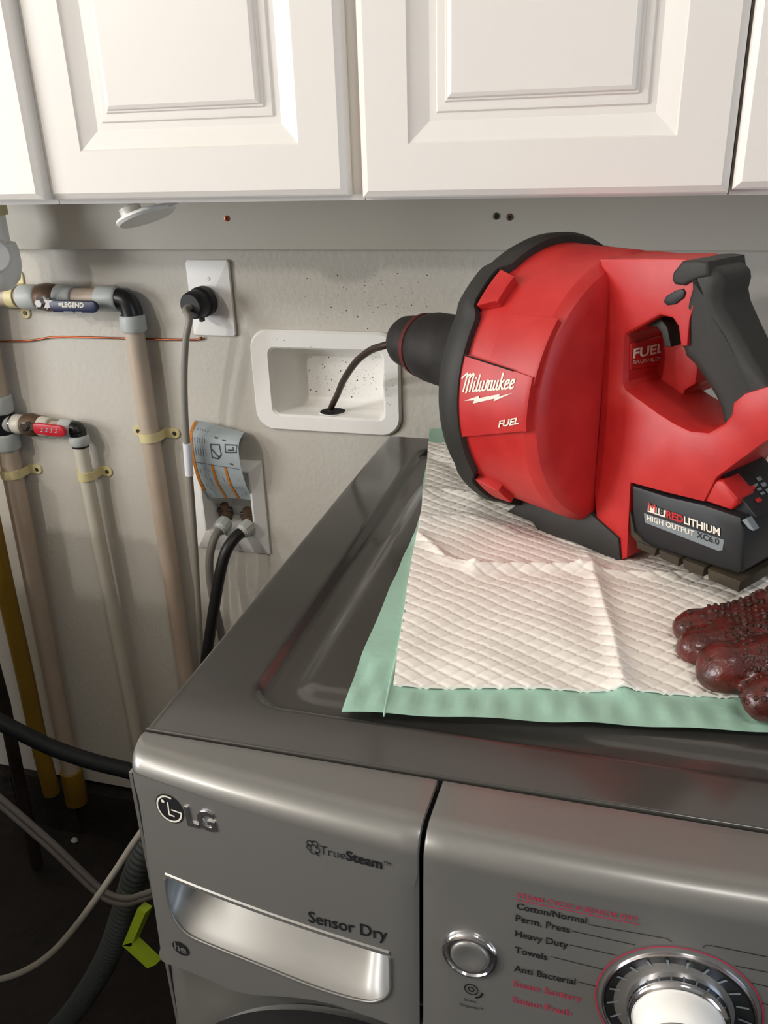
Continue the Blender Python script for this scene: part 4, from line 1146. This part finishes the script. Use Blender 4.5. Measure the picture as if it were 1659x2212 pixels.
# label block print: script name, bolt, FUEL
def drum_hit(px, py, R):
    r = ray(px, py); o = CAM - ctr
    oa, os_, ou = o.dot(TA_), o.dot(TS_), o.z; ra, rs, ru = r.dot(TA_), r.dot(TS_), r.z
    A = rs * rs + ru * ru; B = 2 * (os_ * rs + ou * ru); Cq = os_ ** 2 + ou ** 2 - R * R
    t = (-B - math.sqrt(B * B - 4 * A * Cq)) / 2 / A
    return oa + t * ra, math.atan2(ou + t * ru, os_ + t * rs)
LT, LBm, Rt, Rb = drum_hit(1000, 800, .1388), drum_hit(1000, 920, .1388), drum_hit(1125, 800, .1388), drum_hit(1125, 920, .1388)
def zp(x, y):                                        # logo sheet units -> drum surface (bilinear on the real block)
    s = (980 + x / 7.54 - 1000) / 125; v = (760 + y / 7.54 - 800) / 120
    a = (LT[0] * (1 - s) + Rt[0] * s) * (1 - v) + (LBm[0] * (1 - s) + Rb[0] * s) * v
    p = (LT[1] * (1 - s) + Rt[1] * s) * (1 - v) + (LBm[1] * (1 - s) + Rb[1] * s) * v
    return cylp(a, p, .1391)
def lg(x, y): return zp(187 + x * 1.03 + y * .2, 650 - x * .070 - y)
STK = [[(-75, 225), (-62, 250), (-15, 300), (0, 290), (0, 10)], [(0, 225), (38, 290), (54, 275), (54, -10)], [(54, 215), (92, 292), (110, 275), (110, 0)],
       [(160, 165), (160, 12), (182, 0), (196, 20)], [(162, 212), (164, 226)], [(214, 262), (214, 15), (236, 0), (250, 20)],
       [(262, 160), (262, 12), (284, 0), (310, 20), (310, 160)], [(310, 20), (334, 0), (362, 22), (362, 165), (385, 150)],
       [(444, 150), (402, 148), (394, 90), (396, 15), (418, 0), (442, 22), (442, 150)], [(442, 22), (462, 0), (476, 15)],
       [(484, 150), (484, 15), (504, 0), (530, 22), (530, 150)], [(530, 22), (550, 0), (562, 15)],
       [(574, 262), (574, 0)], [(576, 70), (622, 150)], [(588, 85), (628, 2), (645, 10)],
       [(660, 68), (700, 95), (698, 140), (672, 150), (656, 110), (656, 20), (680, 0), (712, 30)], [(738, 68), (778, 95), (776, 140), (750, 150), (734, 110), (734, 20), (758, 0), (790, 30)]]
g = G()
for P in STK: g.add(*ribbon(P, 27, lg))
g.add([zp(*q) for q in ((215, 785), (470, 705), (460, 745), (805, 680), (782, 722), (995, 665), (705, 797), (720, 752), (358, 832), (384, 778))],
      [(0, 1, 9), (1, 2, 9), (2, 8, 9), (2, 7, 8), (2, 3, 7), (3, 4, 7), (4, 6, 7), (4, 5, 6)])
mk('logo', g.V, g.F, M_inkw, blk)
def zt(px, py): return ((px - 980) * 7.54, (py - 760) * 7.54)
a, b = zt(1079, 923), zt(1122, 915)
mk('lettering', *text_on('FUEL', a, b, zp, .03, .25, 1.0, perp=(.05, -1)), M_inkw, blk)
# steel cable out of the nose into the drain hole
tip = ctr + TA_ * .381
P = [tip - TA_ * .03, tip, W(832, 746, .166), W(800, 757, .140), W(768, 783, .105), W(742, 822, .058), W(729, 852, .018), Vector((hc.x - .001, hc.y - .003, hc.z + .008)), Vector((hc.x - .002, hc.y, hc.z + .0003))]
mk('drain_cable', *tube(spline(P, 8), .0048, 12), M_cable, tool, smooth=60, label='brown steel drain cable')
# ================================================================ GLOVE
gl = bpy.data.metaballs.new('gl'); go = bpy.data.objects.new('gl', gl); C.objects.link(go); gl.resolution = .0035; gl.threshold = .35
def mb(p, r):
    e = gl.elements.new(); e.co = p; e.radius = r * 1.75
GZ = ZT + .004
def finger(P, R):
    Q = spline(P, 5); n_ = len(Q)
    for i, q in enumerate(Q):
        r = R[0] + (R[1] - R[0]) * i / (n_ - 1); mb(q, r)
def gp(x, y, h): return T(x, y, GZ + h)
finger([gp(1487, 1357, .013), gp(1530, 1352, .016), gp(1590, 1343, .018), gp(1660, 1330, .020)], (.0105, .0125))
finger([gp(1497, 1402, .011), gp(1545, 1392, .013), gp(1610, 1378, .015), gp(1680, 1365, .018)], (.0108, .0130))
finger([gp(1556, 1447, .014), gp(1600, 1440, .016), gp(1650, 1430, .018), gp(1720, 1415, .02)], (.0145, .0150))
finger([gp(1645, 1515, .012), gp(1690, 1500, .014), gp(1740, 1470, .018)], (.0118, .0135))
finger([gp(1660, 1322, .022), gp(1700, 1320, .024), gp(1760, 1318, .024)], (.0135, .0150))
for x, y in ((1740, 1350), (1740, 1400), (1790, 1360), (1790, 1420), (1840, 1390)): mb(gp(x, y, .02), .024)
dg = bpy.context.evaluated_depsgraph_get(); dg.update()
me = bpy.data.meshes.new_from_object(go.evaluated_get(dg))
V = [v.co.copy() for v in me.vertices]; N_ = [v.normal.copy() for v in me.vertices]; F = [tuple(p.vertices) for p in me.polygons]
bpy.data.objects.remove(go); bpy.data.metaballs.remove(gl); bpy.data.meshes.remove(me)
for i, v in enumerate(V):
    k = noise.noise(v * 70) * .0022 + noise.noise(v * 190) * .0008
    w_ = v + N_[i] * k
    w_.z = max(w_.z, ZT + .0062); V[i] = w_
gb_ = T(1620, 1420, GZ)
gt = thing('work_glove', 'dirty dark red rubber work glove with muddy fingers lying on the white pad', 'glove', gb_)
mk('glove_hand', V, F, M_glove, gt, smooth=180)
# mud crumbs stuck over the back of the fingers
g = G(); rnd = random.Random(3)
up_ = [i for i in range(len(V)) if N_[i].z > .15]
tipx = T(1540, 1380, GZ)
cnt = 0
while cnt < 1900:
    i = rnd.choice(up_); p = V[i]
    pxr = (p - gp(1487, 1357, .012)).length
    right = (p - T(1500, 1400, GZ)).dot(Vector((.98, .18, 0)))
    if rnd.random() > max(.04, min(1, (right - .006) / .026)): continue
    if (p.y < T(1560, 1425, GZ).y - .004) and rnd.random() > .3: continue
    r = rnd.uniform(.0008, .0027); cnt += 1
    V1, F1 = lathe([(-r * .7, r * .5), (-r * .1, r), (r * .5, r * .7), (r * .75, r * .2)], p - N_[i] * r * .12, N_[i] + Vector((rnd.uniform(-.4, .4), rnd.uniform(-.4, .4), 0)), 6)
    V1 = [q + Vector((rnd.uniform(-1, 1), rnd.uniform(-1, 1), rnd.uniform(-1, 1))) * r * .22 for q in V1]
    g.add(V1, F1)
o = mk('mud_crust', g.V, g.F, M_mud, gt, smooth=50); o['kind'] = 'stuff'
# ================================================================ MUD SPECKS
g = G(); rnd = random.Random(11)
def fleck(p, n, r):
    g.add(*lathe([(0, r), (r * .35, r * .6)], p, n, 6))
for k in range(150):
    x = rnd.gauss(800, 85); y = rnd.uniform(590, 740)
    if x > 930 or x < 560: continue
    fleck(W(x, y, 0), (0, -1, 0), rnd.choice((.0003, .0004, .0005, .0005, .0009)))
for k in range(36):
    x = rnd.uniform(560, 860); y = rnd.uniform(722, 752)
    p = W(x, y, .0075)
    if O and -.55 < p.x < -.32: fleck(p, (0, -1, 0), rnd.choice((.0004, .0005, .0009)))
for k in range(170):
    x = rnd.gauss(.5, .3); zz = rnd.random()
    X_ = bk[0] + .008 + (bk[1] - bk[0] - .014) * x; Z_ = bk[2] + .008 + (bk[3] - bk[2] - .014) * zz ** 1.4
    if not (bk[0] + .006 < X_ < bk[1] - .006): continue
    fleck(Vector((X_, .057, Z_)), (0, -1, 0), rnd.choice((.0003, .0004, .0005, .0006, .0011)))
for k in range(14):
    fleck(W(rnd.uniform(830, 862), rnd.uniform(780, 940), .0078), (0, -1, 0), .0006)
o = mk('mud_specks', g.V, g.F, M_speck, base=W(800, 700, 0)); o['kind'] = 'stuff'
tag(o, 'tiny dark mud specks splashed over the wall and drain box', 'mud specks')
# ================================================================ HOSES LOW AT THE LEFT
def hose(name, P, r, m, label, cat='hose', n=6, seg=14):
    Q = spline(P, n); return tag(mk(name, *tube(Q, r, seg), m, base=Q[len(Q) // 2], smooth=60), label, cat)
hose('water_hose', [W(-80, 1520, .28), W(0, 1560, .27), W(60, 1590, .26), (W(120, 1618, .25)), W(200, 1645, .24), W(275, 1664, .23), W(360, 1690, .21), W(430, 1720, .19)], .0135, M_bluehose, 'thick black hose crossing behind the dryer at lower left')
t = thing('flat_cable', 'grey two strand flat cable sagging across the dark lower left', 'cable', W(190, 1905, .46))
CP = [(-60, 1680), (0, 1728), (60, 1779), (120, 1832), (180, 1890), (215, 1922), (245, 1940), (280, 1945), (310, 1936), (360, 1920)]
for dx, dy in ((0, -5), (-5, 7)):
    mk('strand', *tube(spline([W(x + dx, y + dy, .50 - .00 * x) for x, y in CP], 5), .0042, 10), M_darkcord, t, smooth=60)
hose('grey_cord', [W(350, 1740, .52), W(295, 1812, .54), W(250, 1880, .55), (W(205, 1945, .56)), W(160, 2005, .56), W(115, 2055, .56), W(70, 2088, .56), W(20, 2110, .56), W(-50, 2125, .56)], .0042, M_cord, 'thin pale grey cord arching down beside the dryer corner', 'cord')
Q = spline([W(330, 1800, .42), W(292, 1890, .44), W(268, 1970, .45), W(240, 2050, .45), W(200, 2125, .44), (W(150, 2195, .43)), W(80, 2270, .42)], 40)
Q2 = [Q[0]]
for q in Q[1:]:
    while (q - Q2[-1]).length > .0022: Q2.append(Q2[-1] + (q - Q2[-1]).normalized() * .0022)
R = [.0165 + (.0022 if (i // 2) % 2 else 0) for i in range(len(Q2))]
tag(mk('corrugated_hose', *tube(Q2, R, 18), M_corr, base=Q2[len(Q2) // 2], smooth=60), 'dark grey corrugated drain hose beside the dryer side', 'hose')
# lime bracket
t = thing('lime_bracket', 'lime green bent plastic bracket behind the lower dryer edge', 'bracket', W(270, 2043, .5))
for P in (((297, 1962), (314, 1972), (283, 2045), (264, 2043)), ((264, 2043), (283, 2036), (335, 2085), (318, 2092))):
    q = [W(*p, .50) for p in P]; d = Vector((.004, .012, 0))
    mk('arm', q + [p + d for p in q], [(0, 1, 2, 3), (4, 5, 6, 7), (0, 1, 5, 4), (1, 2, 6, 5), (2, 3, 7, 6), (3, 0, 4, 7)], M_lime, t)
# pale crumb on the dark floor
p = T(161, 1816, .003)
tag(mk('pebble', *lathe([(-.004, .004), (0, .008), (.004, .006), (.006, .002)], p + Vector((0, 0, .001)), (.2, .1, 1), 9), M_collar, base=p, smooth=60), 'small pale pebble on the dark floor', 'pebble')
# ================================================================ WASHER out of the frame at left (its shadow falls on the wall) and ceiling lamp
wx0, wx1 = -1.68, -.995
t = thing('washing_machine', 'graphite grey washing machine standing left of the pipes', 'washer', ((wx0 + wx1) / 2, -.8, 0))
mk('body', *bbox(wx0, wx1, -1.15, -.45, .02, .985, .012, 3), M_washer, t, smooth=40)
for fx in (wx0 + .06, wx1 - .06):
    for fy in (-1.09, -.51): mk('foot', *lathe([(0, .02), (.012, .022), (.024, .012)], (fx, fy, 0), (0, 0, 1), 16), M_black, t)
wc = Vector(((wx0 + wx1) / 2, -1.151, .52))
mk('door', *lathe([(0, .22), (.03, .215), (.04, .19), (.02, .17), (.0, .16)], wc, (0, -1, 0), 48), M_chrome, t, smooth=40)
mk('knob', *lathe([(0, .035), (.02, .033), (.022, 0)], Vector((wx1 - .2, -1.151, .90)), (0, -1, 0), 32), M_chrome, t, smooth=40)
for x, y, z, lb in ((-2.00, -2.55, 2.14, 'bulb ceiling light with round base in the far left corner'), (-2.10, -1.75, 2.08, 'bulb ceiling light with round base above the washing machine')):
    t = thing('ceiling_light', lb, 'ceiling light', (x, y, CZ))
    mk('base', *lathe([(0, .10), (-.02, .095), (-.03, .05)], (x, y, CZ), (0, 0, 1), 40), M_chrome, t, smooth=40)
    mk('stem', *tube([Vector((x, y, CZ - .02)), Vector((x, y, z + .07))], .012, 10), M_chrome, t, smooth=50)
t = thing('ceiling_panel', 'small square flush ceiling light above the dryer', 'ceiling light', (.35, -1.4, CZ))
mk('frame', *bbox(.16, .54, -1.59, -1.21, CZ - .03, CZ, .006), M_plast, t)
